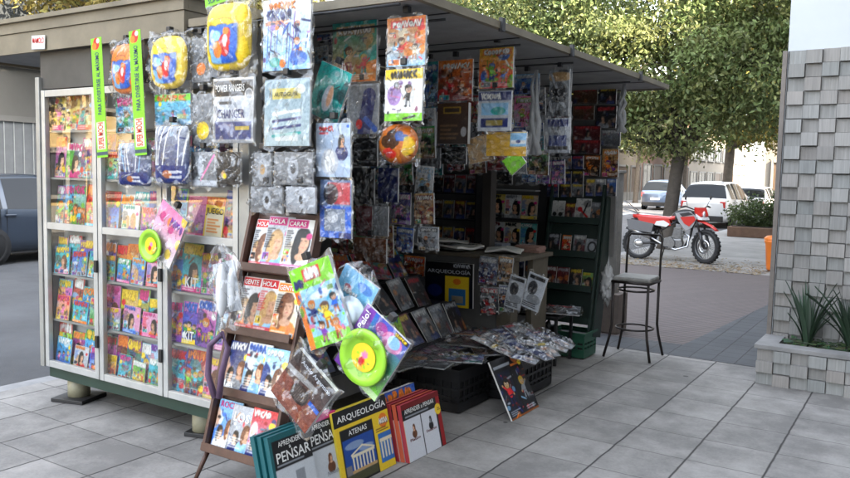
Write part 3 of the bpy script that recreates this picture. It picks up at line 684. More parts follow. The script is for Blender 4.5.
# vendor counter across the interior and boards below it
kpart(MB().box(-4.15, -2.72, 5.6, 6.25, .965, 1.0, .004), 'counter_top', WOODG)
kpart(MB().box(-4.1, -2.95, 5.66, 5.69, .263, .964), 'counter_front', INNER)
kpart(MB().box(-2.93, -2.8, 5.63, 5.75, .263, .964), 'counter_leg', WOODG)
kpart(MB().box(-2.795, -2.745, 5.9, 6.2, .1, .964), 'counter_leg', WOODG)
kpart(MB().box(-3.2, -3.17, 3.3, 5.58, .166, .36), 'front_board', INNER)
# swung-out end panel carrying the far magazine display
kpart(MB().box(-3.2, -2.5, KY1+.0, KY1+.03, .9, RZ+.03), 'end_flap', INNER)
kpart(MB().box(-3.2, -2.45, KY1-.03, KY1-.004, 2.33, 2.37), 'end_flap_rail', ALU_D)
# hanging rails
for yy in (3.02, 3.42, 4.28, 5.1, 6.3): kpart(MB().cyl((-3.58, yy, 2.43), (-2.12, yy, 2.43), .007, n=8), 'hanging_rail', DARK)

# ------------------------------------------------------------------ magazines behind the glass of the side doors
ORD = ['first', 'second', 'third', 'fourth', 'fifth', 'sixth']
DOORN = ['road-end door', 'middle door', 'corner-post door']
SHN = ['bottom shelf', 'second-lowest shelf', 'third shelf up', 'fourth shelf up', 'fifth shelf up', 'top shelf']
sd_ = 100
SPECIAL = {(2, 3, 1): ('lilac', ), (2, 3, 2): ('juego',)}
for di, (xa, xb) in enumerate(XD):
    for si, sz in enumerate(SHZ):
        if di and si == 5: continue
        wtot = xb-xa-.03; xx = xa+.05; nth = 0
        n = RNG.choice([4, 4, 5]) if di < 2 else 4
        if (di, si) == (2, 3): n = 4
        ws = [RNG.uniform(.8, 1.25) for _ in range(n)]; s_ = sum(ws); ws = [q/s_*wtot for q in ws]
        for row in (0, 1):
            if row == 1 and (si in (3, 4, 5) and di != 1): continue
            if row == 1 and di == 2: continue
            xx = max(xa-.045, -5.122); k = n if row == 0 else max(2, n-1)
            wl = ws if row == 0 else [wtot/k]*k
            for j in range(k):
                sd_ += 1; W = wl[j]*(.99 if row == 0 else RNG.uniform(.8, .95)); H = RNG.uniform(.235, .3) if row == 0 else RNG.uniform(.14, .19)
                c1, c2 = RNG.sample(BRIGHT, 2)
                if si == 5: c1, c2 = RNG.choice([('tan', 'cream'), ('yellow', 'cream'), ('tan', 'yellow')])
                elif RNG.random() < .55: c1, c2 = RNG.choice([('blue', 'sky'), ('cyan', 'blue'), ('purple', 'blue'), ('teal', 'cyan'), ('sky', 'lime'), ('pink', 'purple')])
                if (di, si) == (2, 3) and j == 1: art = kids(W, H, 7, 'pink', 'purple'); art.rect(.05, .8, .95, .97, 'pink'); art.text('Pony', .1, .8, .75, .96, 'magenta'); c1, c2 = 'pink', 'lilac'
                elif (di, si) == (2, 3) and j == 2:
                    art = kids(W, H, 8, 'yellow', 'yellow'); art.rect(0, .0, 1, .8, 'yellow'); art.rect(.08, .06, .95, .62, 'cream'); art.text('JUEGO', .05, .55, .97, .74, 'black'); art.rows(.15, .15, .85, .5, 'orange', 5); art.ell(.75, .86, .1, .09, 'orange'); c1, c2 = 'yellow', 'JUEGO'
                elif di == 2 and si in (1, 2) and j == 1: art = kids(W, H, sd_, c1, c2); art.text('KIT', .2, .08, .85, .3, 'white')
                elif RNG.random() < .18: art = glossy(W, H, sd_, RNG.choice(['sky', 'silver', 'white', 'pink']), c1, RNG.choice(['black', 'brown', 'tan']), c2)
                else: art = kids(W, H, sd_, c1, c2)
                yy = KY0+(.066 if row == 0 else .044)+.005*(j % 2); ti = R(6)
                zc = sz+.002+H/2*math.cos(ti)
                what = {0: 'magazine', 1: 'activity book'}[row]
                lab = f"{c1} and {c2} {what}, {ORD[j]} from the road, {SHN[si]}, {DOORN[di]}"
                lab = lab.replace('JUEGO activity', 'activity').replace('yellow and JUEGO magazine', 'yellow JUEGO magazine')
                item('magazine' if row == 0 else 'activity_book', lab, 'magazine', art, (xx+wl[j]/2, yy, zc), RNG.uniform(-.05, .05), ti+RNG.uniform(-.03, .04), RNG.uniform(-.045, .045), .005, 'magazines in the glazed side doors')
                xx += wl[j]

# ------------------------------------------------------------------ packs hung on the near edge of the canopy and the side
def hang(name, label, cat, art_fn, box, Y, group=None, roll=0, bag=True, th=.012, bth=.02, tilt=0, grow=1.1, pinch=False, extra=None, mesh_fn=None, hook=True, part='printed_card', rz=0):
    c, W, H = rect_on(*box, 1, Y); art = art_fn(W, H)
    if bag:
        return pack(name, label, cat, art, c, rz, tilt, roll, th, group, bth, grow, pinch, extra, hook, mesh_fn(art) if mesh_fn else None, part)
    o = item(name, label, cat, art, c, rz, tilt, roll, th, group)
    return o

def puffy(art, th=.06, k=3.0):
    """the print of an Art on a swollen rounded bag body (closed)"""
    h, w = art.h, art.w; W, H = art.W, art.H
    u, v = np.meshgrid(np.linspace(-1, 1, w), np.linspace(-1, 1, h)); r = (np.abs(u)**k+np.abs(v)**k)**(1/k)
    mx = np.maximum(np.abs(u), np.abs(v))+1e-9; s = mx/np.maximum(r, 1e-9)
    X = u*s*W/2; Z = v*s*H/2; p = np.sqrt(np.clip(1-mx**2.6, 0, 1))
    Fv = np.stack([X, -th*p, Z], -1).reshape(-1, 3); Bv = np.stack([X, th*.5*p+.002, Z], -1).reshape(-1, 3)
    C = (np.clip(art.a, .012, 1)**2.2*.86).reshape(-1, 3); i = np.arange(h-1)[:, None]*w+np.arange(w-1)[None]; Q = np.stack([i, i+1, i+w+1, i+w], -1).reshape(-1, 4)
    return mesh_np('puffy', np.concatenate([Fv, Bv]), np.concatenate([Q, Q[:, ::-1]+h*w]), np.concatenate([C, C]), True)

def backpack_art(seed, main='yellow', pan='blue'):
    def f(W, H):
        a = Art(W, H, main, .0042, seed); a.rect(.14, .08, .86, .68, cc(main)*.75); a.rect(.17, .1, .83, .66, pan); a.rect(.17, .1, .45, .36, 'sky', .8); a.ell(.28, .5, .08, .1, 'white', .7)
        a.ell(.38, .5, .09, .08, 'sky'); a.ell(.62, .52, .07, .1, 'red'); a.ell(.56, .36, .12, .16, 'red'); a.ell(.6, .56, .06, .06, 'orange'); a.ell(.58, .42, .05, .09, 'white')
        a.ell(.38, .3, .1, .12, 'orange'); a.ell(.34, .36, .05, .05, 'skin'); a.rect(.3, .74, .7, .755, 'black', .5); a.soft(1).grain(.12).grain(.1, 3); return a
    return f
G1 = 'bagged children\'s packs hung along the near canopy edge'
def strip_extra(root, W, H):
    aw, ah = .105, .72; a = Art(aw, ah, 'lime', .004, 5); a.ell(.5, .95, .04, .05, 'red'); a.ell(.3, .93, .03, .03, 'orange'); a.ell(.65, .97, .02, .02, 'white')
    a.rect(0, .02, 1, .05, 'navy', .8); a.rect(.12, .07, .85, .3, 'white', .85)
    a.text('SUPER MOCHI', .22, .075, .75, .295, 'red', True); a.text('PARA DIVERTIRSE AL MÁXIMO', .25, .36, .7, .88, 'navy', True); a.grain(.06)
    link('header_strip', card_mesh('header_strip', a, .003, 0, (.3, .5, .2)), PAPER, root, Matrix.Translation((-W*.5-.055, -.06, H*.5-.17)) @ Matrix.Rotation(R(-4), 4, 'Y'))
hang('toy_backpack', 'yellow toy backpack with lime header strip, nearer the road, in clear bag', 'toy', backpack_art(3, 'orange', 'blue'), (113, 44, 140, 94), 2.99, G1, 0, True, .03, .05, extra=strip_extra, mesh_fn=lambda a: puffy(a, .045), part='body', grow=1.2)
hang('toy_backpack', 'yellow rounded toy backpack with lime header strip, nearer the kiosk corner', 'toy', backpack_art(9, 'yellow', 'blue'), (152, 36, 187, 89), 2.99, G1, 0, True, .03, .05, extra=strip_extra, mesh_fn=lambda a: puffy(a, .045), part='body', grow=1.2)
def comic_fn(seed, c, c2):
    return lambda W, H: kids(W, H, seed, c, c2, .0042)
hang('comic_card', 'sky blue comic card below the orange toy backpack', 'comic', comic_fn(31, 'sky', 'teal'), (116, 97, 138, 133), 3.0, G1)
hang('comic_card', 'red and blue comic card under the yellow rounded backpack', 'comic', comic_fn(32, 'cyan', 'sky'), (155, 94, 190, 125), 3.0, G1)
def silver_fn(seed, low='navy'):
    def f(W, H):
        a = Art(W, H, 'silver', .0042, seed); a.grad(cc('navy')*.8, cc('silver')*.8); a.busy(25, ['grey', 'silver', 'navy', 'sky', 'black'], .25, 1, .6)
        for i in range(9): x = a.r.random(); a.line(x, 0, x+a.r.uniform(-.3, .3), 1, .012, a.r.choice(['white', 'grey', 'sky', 'white']))
        a.rect(.06, .03, .94, .32, low, .9); a.ell(.45, .17, .12, .07, 'orange', .7); a.rows(.5, .08, .9, .25, 'white', 2); a.grain(.12).grain(.1, 3); return a
    return f
hang('toy_pack', 'crinkled navy bag with pale streaks, under the sky blue comic card', 'toy', silver_fn(41), (119, 143, 151, 186), 2.97, G1, bth=.045, mesh_fn=lambda a: puffy(a, .03, 12), part='contents')
hang('toy_pack', 'crinkled navy bag with pale streaks, under the red and blue comic card', 'toy', silver_fn(42), (156, 126, 189, 184), 2.96, G1, bth=.05, mesh_fn=lambda a: puffy(a, .035, 12), part='contents')
def plain_fn(seed, base, marks=()):
    def f(W, H):
        a = Art(W, H, base, .0042, seed); a.grad(cc(base)*.75, base)
        a.busy(22, ['grey', 'silver', base, base, 'black', 'white'], 0, 1, .6)
        for i in range(5): a.ell(a.r.random(), a.r.random(), a.r.uniform(.05, .2), a.r.uniform(.04, .16), a.r.choice(['grey', 'silver', base, 'black']), .4)
        for mk in marks: mk(a)
        a.grain(.1).grain(.1, 3); return a
    return f
hang('toy_pack', 'grey bag with orange toy inside, beside the yellow rounded backpack', 'toy', plain_fn(51, 'grey', [lambda a: a.ell(.5, .3, .15, .14, 'orange')]), (192, 38, 210, 82), 3.02, G1)
hang('toy_pack', 'grey bag with round yellow sticker beside the larger navy streaked bag', 'toy', plain_fn(52, 'grey', [lambda a: a.ell(.5, .3, .17, .17, 'yellow')]), (192, 94, 214, 146), 3.01, G1)
hang('figure_pack', 'clear pack with pale figure and pink base over the pony magazine', 'toy', plain_fn(53, 'grey', [lambda a: a.ell(.4, .6, .12, .3, 'silver'), lambda a: a.rect(0, .05, 1, .2, 'silver'), lambda a: a.line(.4, .2, .9, .9, .03, 'pink')]), (191, 152, 216, 187), 3.0, G1)
hang('figure_pack', 'dark clear pack with gold pieces beside the corner post', 'toy', plain_fn(54, 'black', [lambda a: a.ell(.3, .3, .1, .12, 'tan'), lambda a: a.ell(.35, .25, .08, .08, 'yellow'), lambda a: a.ell(.7, .7, .1, .16, 'grey')]), (217, 152, 240, 184), 3.0, G1)
# the two big columns
def green_head(root, W, H):
    a = Art(W*1.0, .05, 'lime', .004, 3); a.text('SUPER MOCHI', .08, .25, .8, .75, 'navy'); link('header_strip', card_mesh('header_strip', a, .003, 0, (.3, .5, .2)), PAPER, root, Matrix.Translation((0, -.03, H+.03)) @ Matrix.Rotation(R(-8), 4, 'Y'))
hang('toy_backpack', 'large yellow toy backpack under a green header, next to the white comic pack', 'toy', backpack_art(13, 'yellow', 'blue'), (209, 3, 251, 71), 2.93, G1, 0, True, .03, .05, extra=green_head, mesh_fn=lambda a: puffy(a, .06, 4), part='body', grow=1.2)
def ranger_fn(W, H):
    a = Art(W, H, 'silver', .0038, 6); a.grad('grey', 'white'); a.rect(.02, .72, .98, .96, 'black'); a.text('POWER RANGERS', .08, .79, .8, .9, 'white'); a.ell(.88, .74, .09, .09, 'white'); a.ell(.88, .74, .075, .075, 'grey')
    a.rect(.05, .36, .9, .68, 'silver'); a.text('CHANGER', .12, .38, .8, .52, 'navy'); a.rect(.06, .06, .94, .33, 'navy', .85); a.rect(.55, .2, .9, .26, 'yellow', .7); a.rows(.15, .58, .5, .66, 'black', 1); a.grain(.08).grain(.1, 3); return a
hang('toy_pack', 'silver and black boys toy pack reading CHANGER under the large yellow backpack', 'toy', ranger_fn, (213, 78, 253, 143), 2.93, G1, bth=.04)
def spiral_fn(W, H):
    a = Art(W, H, 'white', .0038, 8); a.grad('sky', 'white')
    for i in range(14): x = a.r.random(); a.line(x, a.r.random()*.5, x+.05, a.r.uniform(.4, 1), .008, a.r.choice(['navy', 'blue', 'purple', 'white', 'grey']))
    a.rect(.05, .64, .55, .7, 'orange'); a.glyphs(.08, .72, .6, .84, 'navy', 4); a.glyphs(.12, .86, .7, .95, 'orange', 4)
    a.busy(40, ['white', 'navy', 'blue', 'orange', 'sky', 'purple', 'grey'], 0, .7); a.hero(.72, .55, .15, 'navy', 'blue'); a.hero(.72, .32, .15, 'blue', 'orange'); a.ell(.75, .16, .17, .1, 'blue', .8); a.ell(.25, .12, .1, .07, 'teal'); a.ell(.42, .1, .06, .06, 'orange'); a.grain(.14).grain(.14, 3); return a
hang('comic_pack', 'tall white and blue comic pack in shiny bag above the AUTOGUÍA pack', 'comic', spiral_fn, (263, -2, 310, 70), 2.92, G1, bth=.045)
def auto_fn(W, H):
    a = Art(W, H, (.62, .72, .76), .0038, 9); a.grad((.7, .78, .8), (.55, .66, .72)); a.rect(.18, .7, .8, .86, 'yellow', .65); a.text('AUTOGUÍA', .24, .74, .76, .82, 'black'); a.ell(.8, .84, .09, .07, 'white', .8)
    for i in range(4): a.line(.2, .15+i*.11, .8, .2+i*.11, .02, a.r.choice(['grey', 'white', 'navy', 'teal']))
    a.rect(.25, .08, .75, .2, 'white', .7); a.grain(.08).grain(.1, 3); return a
hang('magazine_pack', 'pale blue AUTOGUÍA pack in clear plastic hung near the corner', 'magazine', auto_fn, (264, 79, 309, 146), 2.92, G1, bth=.05)
for k, (bx, lb, sd) in enumerate([((254, 153, 271, 186), 'slim clear toy blister nearest the corner post, upper row', 61), ((274, 152, 312, 185), 'wide clear toy blister with brass piece under the AUTOGUÍA pack', 62),
                                ((251, 187, 282, 213), 'squat clear toy blister nearest the corner post, lower row', 63), ((286, 187, 315, 213), 'round dark toy blister above the gossip magazines', 64)]):
    hang('toy_blister', lb, 'toy', plain_fn(sd, 'grey' if k != 3 else 'silver', [lambda a: a.ell(.5, .5, .2, .35, 'silver', .8), lambda a: a.ell(.5, .5, .1, .15, 'tan' if a.r.random() < .6 else 'black')]), bx, 2.95, 'clear toy blisters above the display stand', bth=.045)
def figure_fn(W, H):
    a = Art(W, H, (.68, .76, .86), .0038, 10); a.glyphs(.1, .85, .5, .93, 'red', 3); a.rows(.1, .77, .45, .84, 'red', 1); a.bust(.75, .45, .4, 'skin', 'black', 'navy'); a.ell(.4, .28, .2, .24, 'silver', .9); a.ell(.4, .3, .12, .2, 'white', .8); a.ell(.92, .93, .03, .03, 'blue'); a.grain(.08); return a
hang('figure_pack', 'pale blue figure blister card with red title', 'toy', figure_fn, (316, 123, 350, 177), 3.0, 'toy packs hung under the canopy', bth=.035)
hang('toy_pack', 'teal toy fish pack in a pinched clear bag', 'toy', plain_fn(66, 'teal', [lambda a: a.ell(.5, .4, .12, .25, 'silver'), lambda a: a.ell(.55, .45, .06, .2, 'skin')]), (313, 66, 345, 120), 3.1, 'toy packs hung under the canopy', R(-22), pinch=True)
def bluebox(W, H):
    a = Art(W, H, 'blue', .004, 11); a.rect(.0, .55, 1, 1, 'grey', .6); a.rect(.25, .58, .95, .95, 'red', .8); a.ell(.35, .75, .16, .18, 'black', .8); a.rect(.15, .12, .8, .5, 'grey', .9); a.ell(.4, .36, .12, .1, 'silver'); a.rect(.6, .0, 1, .1, 'navy'); a.grain(.12).grain(.1, 2); return a
hang('toy_pack', 'blue and red toy blister under the pale blue figure card', 'toy', bluebox, (320, 180, 351, 238), 3.02, 'toy packs hung under the canopy', bth=.03)
G2 = 'packs hung on the rails under the canopy'
def stuf(seed, cols, top=None):
    def f(W, H):
        a = Art(W, H, cols[0], .0044, seed); a.grad(cols[0], cols[1])
        for i in range(8): a.ell(a.r.random(), a.r.random()*.8, a.r.uniform(.06, .2), a.r.uniform(.05, .15), a.r.choice(cols), .85)
        a.busy(30, cols+['white', 'skin', 'black'], 0, .8); a.hero(.38, .4, .24, cols[2], cols[3]); a.hero(.72, .3, .19, cols[3], cols[1]); a.inset(.05, .03, .35, .16); a.rows(.45, .04, .95, .14, 'white', 3)
        a.rect(.1, .78, .95, .93, top or cols[2], .9); a.glyphs(.15, .8, .9, .91, 'white', 5); a.grain(.14).grain(.15, 3); return a
    return f
hang('comic_pack', 'tall orange and teal book pack beside the pinched teal toy bag', 'comic', stuf(71, ['orange', 'teal', 'tan', 'red']), (332, 22, 376, 82), 3.42, G2)
hang('mask_pack', 'grey picture card with folded navy mask under the orange and teal pack', 'toy', plain_fn(72, 'silver', [lambda a: a.rect(.05, .45, .95, .95, 'grey'), lambda a: a.line(.7, .75, .55, .05, .16, 'navy'), lambda a: a.line(.6, .3, .9, .1, .06, 'blue'), lambda a: a.ell(.4, .2, .08, .1, 'red')]), (347, 84, 378, 134), 3.43, G2)
hang('comic_pack', 'red white and blue children\'s pack at the canopy front, above the yellow card', 'comic', stuf(73, ['sky', 'orange', 'red', 'cream'], 'red'), (387, 17, 425, 66), 3.2, G2)
def yb(W, H):
    a = Art(W, H, 'white', .0044, 74); a.rect(0, .8, 1, 1, 'yellow'); a.glyphs(.15, .83, .8, .95, 'black', 6); a.rect(0, .0, 1, .16, 'lime'); a.ell(.25, .5, .16, .2, 'purple', .6); a.busy(20, ['white', 'pink', 'purple', 'black', 'grey'], .16, .78); a.hero(.62, .5, .24, 'black', 'grey'); a.ell(.75, .4, .08, .2, 'white'); a.line(.5, .05, .8, .1, .02, 'black'); a.ell(.3, .7, .06, .06, 'black'); a.grain(.1).grain(.08, 3); return a
hang('comic_pack', 'white card with yellow top and lime foot at the canopy front', 'comic', yb, (385, 69, 422, 121), 3.2, G2)
hang('ball_pack', 'round yellow and red toy ball in clear bag below the lime footed card', 'toy', plain_fn(75, 'orange', [lambda a: a.ell(.4, .6, .3, .24, 'black', .7), lambda a: a.ell(.7, .7, .2, .14, 'blue', .8), lambda a: a.ell(.35, .25, .25, .12, 'red', .8), lambda a: a.ell(.85, .4, .14, .3, 'yellow', .8)]), (380, 124, 418, 164), 3.3, G2, bth=.05, mesh_fn=lambda a: puffy(a, .05, 2.2), part='ball')
hang('comic_pack', 'red and orange heroes pack above the dark brown book', 'comic', stuf(76, ['maroon', 'orange', 'red', 'brown'], 'orange'), (438, 60, 472, 101), 4.28, G2)
hang('comic_pack', 'blue and teal comic pack half hidden behind the heroes pack', 'comic', stuf(77, ['navy', 'teal', 'blue', 'sky']), (420, 62, 438, 108), 4.4, G2)
def brownb(W, H):
    a = Art(W, H, 'brown', .0044, 78); a.grad(cc('brown')*.35, cc('brown')*.6); a.rect(.2, .74, .75, .9, 'yellow', .5); a.rect(.24, .77, .71, .87, cc('brown')*.4); a.rows(.1, .1, .7, .5, 'tan', 4, .3); a.ell(.85, .3, .08, .12, 'silver', .7); a.grain(.1); return a
hang('boxed_book', 'dark brown boxed book with yellow title frame', 'book', brownb, (437, 103, 468, 144), 4.28, G2, bag=False, th=.03)
hang('comic_pack', 'red yellow and blue toy pack above the white hero pack', 'comic', stuf(79, ['red', 'yellow', 'lime', 'blue'], 'orange'), (479, 46, 513, 88), 4.28, G2)
hang('toy_pack', 'white and navy hero pack under the red yellow and blue toy pack', 'toy', lambda W, H: (lambda a: (a.rect(.02, .76, .98, .97, 'navy'), a.glyphs(.1, .8, .7, .93, 'white', 6), a.rect(.1, .4, .9, .7, 'sky'), a.ell(.6, .5, .2, .1, 'teal'), a.rect(.1, .1, .9, .32, 'navy'), a.rect(.25, .14, .75, .28, 'yellow', .6), a.grain(.1), a)[-1])(Art(W, H, 'silver', .0044, 80)), (478, 91, 511, 131), 4.28, G2)
def yel(W, H):
    a = Art(W, H, (.86, .66, .2), .0044, 81); a.rect(.6, .4, 1, .95, 'sky'); a.rect(.62, .5, .98, .65, 'white'); a.ell(.8, .6, .1, .06, 'navy'); a.grain(.1); return a
hang('toy_pack', 'wide yellow pouch with blue corner label', 'toy', yel, (486, 132, 526, 156), 4.3, G2, bth=.03)
hang('toy_pack', 'flat tan pouch beside the wide yellow pouch', 'toy', plain_fn(82, 'tan'), (468, 136, 492, 162), 4.35, G2, R(12))
hang('pennant', 'lime green triangular pouch below the wide yellow pouch', 'toy', plain_fn(83, 'lime'), (505, 153, 523, 171), 4.3, G2, R(40), bag=False)
hang('comic_pack', 'small blue comic pack beside the white hero pack', 'comic', stuf(84, ['navy', 'sky', 'silver', 'blue']), (514, 74, 539, 94), 5.1, G2)
hang('comic_pack', 'pink and lime comic pack below the small blue one', 'comic', stuf(85, ['silver', 'pink', 'lime', 'magenta']), (514, 96, 536, 127), 5.1, G2)
hang('figure_pack', 'clear bag with tan head figure and dark straps', 'toy', plain_fn(86, 'grey', [lambda a: a.ell(.5, .85, .3, .1, 'tan'), lambda a: a.line(.1, .9, .8, .2, .03, 'silver'), lambda a: a.rect(.2, .3, .8, .6, 'black', .7)]), (549, 70, 569, 116), 5.1, G2, bth=.04)
hang('toy_pack', 'pale clear bag holding a white and navy toy vehicle', 'toy', plain_fn(87, 'silver', [lambda a: a.rect(.1, .75, .9, .95, 'navy'), lambda a: a.rect(.15, .2, .85, .5, 'navy', .8), lambda a: a.rect(.1, .1, .9, .2, 'black')]), (545, 118, 570, 153), 5.1, G2, bth=.04)
def netbag(box, Y, lab, seed):
    c, W, H = rect_on(*box, 1, Y); root = empty('net_bag', (c.x, c.y, c.z-H/2), lab, 'bag', 'long pale plastic sleeves hung under the canopy')
    rr = random.Random(seed)
    for k in range(3):
        pts = [((rr.uniform(-.5, .5)*W*.5), rr.uniform(-.01, .01), H*t) for t in np.linspace(0, 1, 6)]; pts[0] = (W*(k-1)*.35, 0, 0)
        MB().tube(pts, [W*.2, W*.24, W*.2, W*.16, W*.1, W*.05], 8).build('sleeve', mat('milky_plastic', (.4, .41, .42), .3, 0, .3, 12, .4, 40), root)
netbag((527, 70, 543, 155), 5.0, 'long pale plastic sleeve left of the tan headed figure', 2)
netbag((616, 84, 628, 132), 6.6, 'pale plastic sleeve hanging at the far end by the tree', 5)
netbag((566, 64, 573, 150), 5.15, 'narrow pale plastic sleeve right of the tan headed figure', 7)

# ------------------------------------------------------------------ far end panel: dark books and small packs
GE = 'small dark books and packs on the far end panel'
q = 0
def far(box, seed, base, lab, Y=7.08, name='boxed_book', cat='book', fn=None):
    c, W, H = rect_on(*box, 1, Y); a = fn(W, H) if fn else dvd(W, H, seed, base, .006); item(name, lab, cat, a, c, 0, 0, RNG.uniform(-.02, .02), .02, GE)
far((573, 88, 597, 104), 201, 'brown', 'dark book with olive title bar, top of the far end panel')
far((599, 88, 616, 104), 202, 'black', 'black book beside the olive titled one on the far end panel')
far((573, 106, 594, 120), 203, 'brown', 'dark brown book under the olive titled one')
far((596, 106, 616, 128), 204, 'black', 'black boxed book with a small pale badge at the far end')
far((573, 126, 600, 140), 205, 'maroon', 'grey and maroon comic in the middle of the far end panel')
far((573, 140, 600, 154), 206, 'maroon', 'red striped comic above the dark packs of the far end')
far((601, 130, 620, 146), 207, 'grey', 'olive grey pouch on the outer edge of the far end panel')
far((602, 149, 618, 177), 208, 'brown', 'gold and brown comic at the outer edge of the far end', fn=stuf(208, ['brown', 'tan', 'orange', 'purple']))
far((584, 155, 600, 176), 209, 'brown', 'orange and brown comic beside the gold one', fn=stuf(209, ['black', 'brown', 'orange', 'tan']))
for i, x in enumerate((547, 560, 572)):
    for j, y in enumerate((156, 171, 184)):
        far((x, y, x+11, y+13), 220+i*3+j, ['black', 'grey', 'navy'][(i+j) % 3], f"small dark blister, {ORD[i]} column from the shop inside, {['top', 'middle', 'low'][j]} row above the green rack", name='small_blister', cat='toy', Y=7.06)
for i, x in enumerate((586, 596, 607)):
    far((x, 179, x+9, 196), 240+i, ['grey', 'grey', 'blue'][i], f"grey blue slim pack, {ORD[i]} in the row right above the green rack", name='slim_pack', cat='toy', Y=7.06)

# ------------------------------------------------------------------ inside end wall: film racks and magazine shelves
GD = 'film cases on the dark rack inside the kiosk'
rk = empty('film_rack', (-4.2, 7.05, .9), 'dark rack of film cases on the inside end wall above the counter', 'rack')
inv = Matrix.Translation((4.2, -7.05, -.9))
for zz in (.905, 1.185, 1.455): MB().box(-4.62, -3.92, 6.98, 7.11, zz-.012, zz).build('shelf', DARK, rk, inv)
MB().box(-4.64, -4.62, 6.98, 7.11, .89, 1.75).build('side_panel', DARK, rk, inv); MB().box(-3.92, -3.9, 6.98, 7.11, .89, 1.75).build('side_panel', DARK, rk, inv)
for si, zz in enumerate((.905, 1.185, 1.455)):
    for i in range(5):
        a = dvd(.13, .19, 300+si*5+i, None, .005); item('film_case', f"dark film case, {ORD[i]} from the showcase side on the {['lowest', 'middle', 'top'][si]} shelf of the film rack", 'film', a, (-4.54+i*.138, 7.03, zz+.1), 0, R(6), 0, .014, GD)
GM = 'magazines on the lit shelf of the end wall'
sh = empty('wall_shelf', (-3.5, 7.1, 1.5), 'white edged shelf of magazines on the end wall beside the dark post', 'shelf')
inv = Matrix.Translation((3.5, -7.1, -1.5))
for zz, mm in ((1.5, ALU), (1.21, DARK), (.93, DARK)): MB().box(-3.8, -3.24, 6.97, 7.11, zz, zz+.012).build('board', mm, sh, inv)
cols = [('yellow', 'grey'), ('white', 'tan'), ('tan', 'black')]
for si, zz in enumerate((1.222, .942)):
    for i in range(3):
        a = glossy(.175, .235, 330+si*3+i, *[('yellow', 'black'), ('white', 'grey'), ('tan', 'yellow'), ('white', 'maroon'), ('cream', 'black'), ('teal', 'white')][si*3+i], 'black', 'grey')
        item('magazine', f"{['olive yellow', 'pale portrait', 'tan and gold', 'white and maroon', 'cream', 'green topped'][si*3+i]} magazine on the {['upper', 'lower'][si]} wall shelf beside the dark post", 'magazine', a, (-3.70+i*.18, 7.05, zz+.12), 0, R(5), 0, .006, GM)
# dark packs hanging in the depth of the kiosk
GI = 'dark clothing packs hung inside the kiosk'
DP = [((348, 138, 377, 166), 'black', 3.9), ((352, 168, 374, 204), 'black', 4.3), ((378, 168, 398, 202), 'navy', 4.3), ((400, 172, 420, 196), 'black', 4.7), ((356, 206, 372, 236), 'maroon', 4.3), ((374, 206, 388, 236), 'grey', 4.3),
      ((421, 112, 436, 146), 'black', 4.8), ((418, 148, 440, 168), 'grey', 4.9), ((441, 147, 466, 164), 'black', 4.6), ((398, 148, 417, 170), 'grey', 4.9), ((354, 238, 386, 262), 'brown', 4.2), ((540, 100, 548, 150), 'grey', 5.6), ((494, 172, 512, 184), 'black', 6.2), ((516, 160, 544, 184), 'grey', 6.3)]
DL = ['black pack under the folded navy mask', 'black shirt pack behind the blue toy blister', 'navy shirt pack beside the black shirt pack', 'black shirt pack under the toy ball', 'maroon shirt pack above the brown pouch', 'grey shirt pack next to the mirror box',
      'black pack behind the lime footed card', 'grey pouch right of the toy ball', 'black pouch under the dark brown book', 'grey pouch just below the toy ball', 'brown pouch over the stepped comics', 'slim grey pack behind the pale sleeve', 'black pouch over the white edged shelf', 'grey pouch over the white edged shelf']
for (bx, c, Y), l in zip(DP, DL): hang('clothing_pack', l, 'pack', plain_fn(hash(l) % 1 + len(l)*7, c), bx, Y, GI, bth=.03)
def mirr(W, H):
    a = Art(W, H, 'grey', .004, 5); a.rect(0, .0, 1, 1, 'grey'); a.rect(.06, .86, .62, .97, 'white'); a.rect(.1, .1, .55, .8, 'cream'); a.rect(.2, .5, .5, .7, 'black', .7); a.rows(.14, .15, .5, .48, 'black', 4); return a  # white strip at the top is a painted bright reflection
c, W, H = rect_on(388, 202, 420, 240, 1, 4.9); item('mirror_box', 'grey box with a painted reflection strip and newspaper print standing on the counter end', 'box', mirr(W, H), c, 0, R(6), R(-4), .03)

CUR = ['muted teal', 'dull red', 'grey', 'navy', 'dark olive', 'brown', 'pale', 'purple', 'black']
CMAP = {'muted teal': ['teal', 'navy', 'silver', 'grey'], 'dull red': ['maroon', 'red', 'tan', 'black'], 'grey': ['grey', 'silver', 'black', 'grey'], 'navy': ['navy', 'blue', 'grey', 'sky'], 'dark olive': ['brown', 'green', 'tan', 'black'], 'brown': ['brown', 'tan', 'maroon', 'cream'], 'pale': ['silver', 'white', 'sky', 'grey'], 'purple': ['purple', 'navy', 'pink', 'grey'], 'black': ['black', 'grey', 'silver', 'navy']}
def curtain(xs, ys, w_, h_, Y, gname, where, seed):
    r = random.Random(seed); rows_ = ['top', 'second', 'third', 'fourth', 'fifth']
    for j, y in enumerate(ys):
        for i, x in enumerate(xs):
            cn = r.choice(CUR); x_ = x+r.uniform(-3, 3); y_ = y+r.uniform(-4, 4)
            hang('small_pack', f"{cn} pack, {ORD[i]} from the stand, {rows_[j]} row, {where}", 'pack', stuf(seed*100+j*10+i, CMAP[cn]), (x_, y_, x_+w_*r.uniform(.8, 1.1), y_+h_*r.uniform(.8, 1.1)), Y+r.uniform(-.05, .05), gname, R(r.uniform(-5, 5)), bth=.025)
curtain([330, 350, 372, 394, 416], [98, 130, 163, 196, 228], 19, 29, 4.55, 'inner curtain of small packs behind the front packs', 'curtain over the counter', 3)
curtain([428, 448, 468, 488, 508, 527], [92, 122, 150], 18, 27, 5.5, 'deep curtain of small packs under the canopy', 'curtain before the end wall', 4)
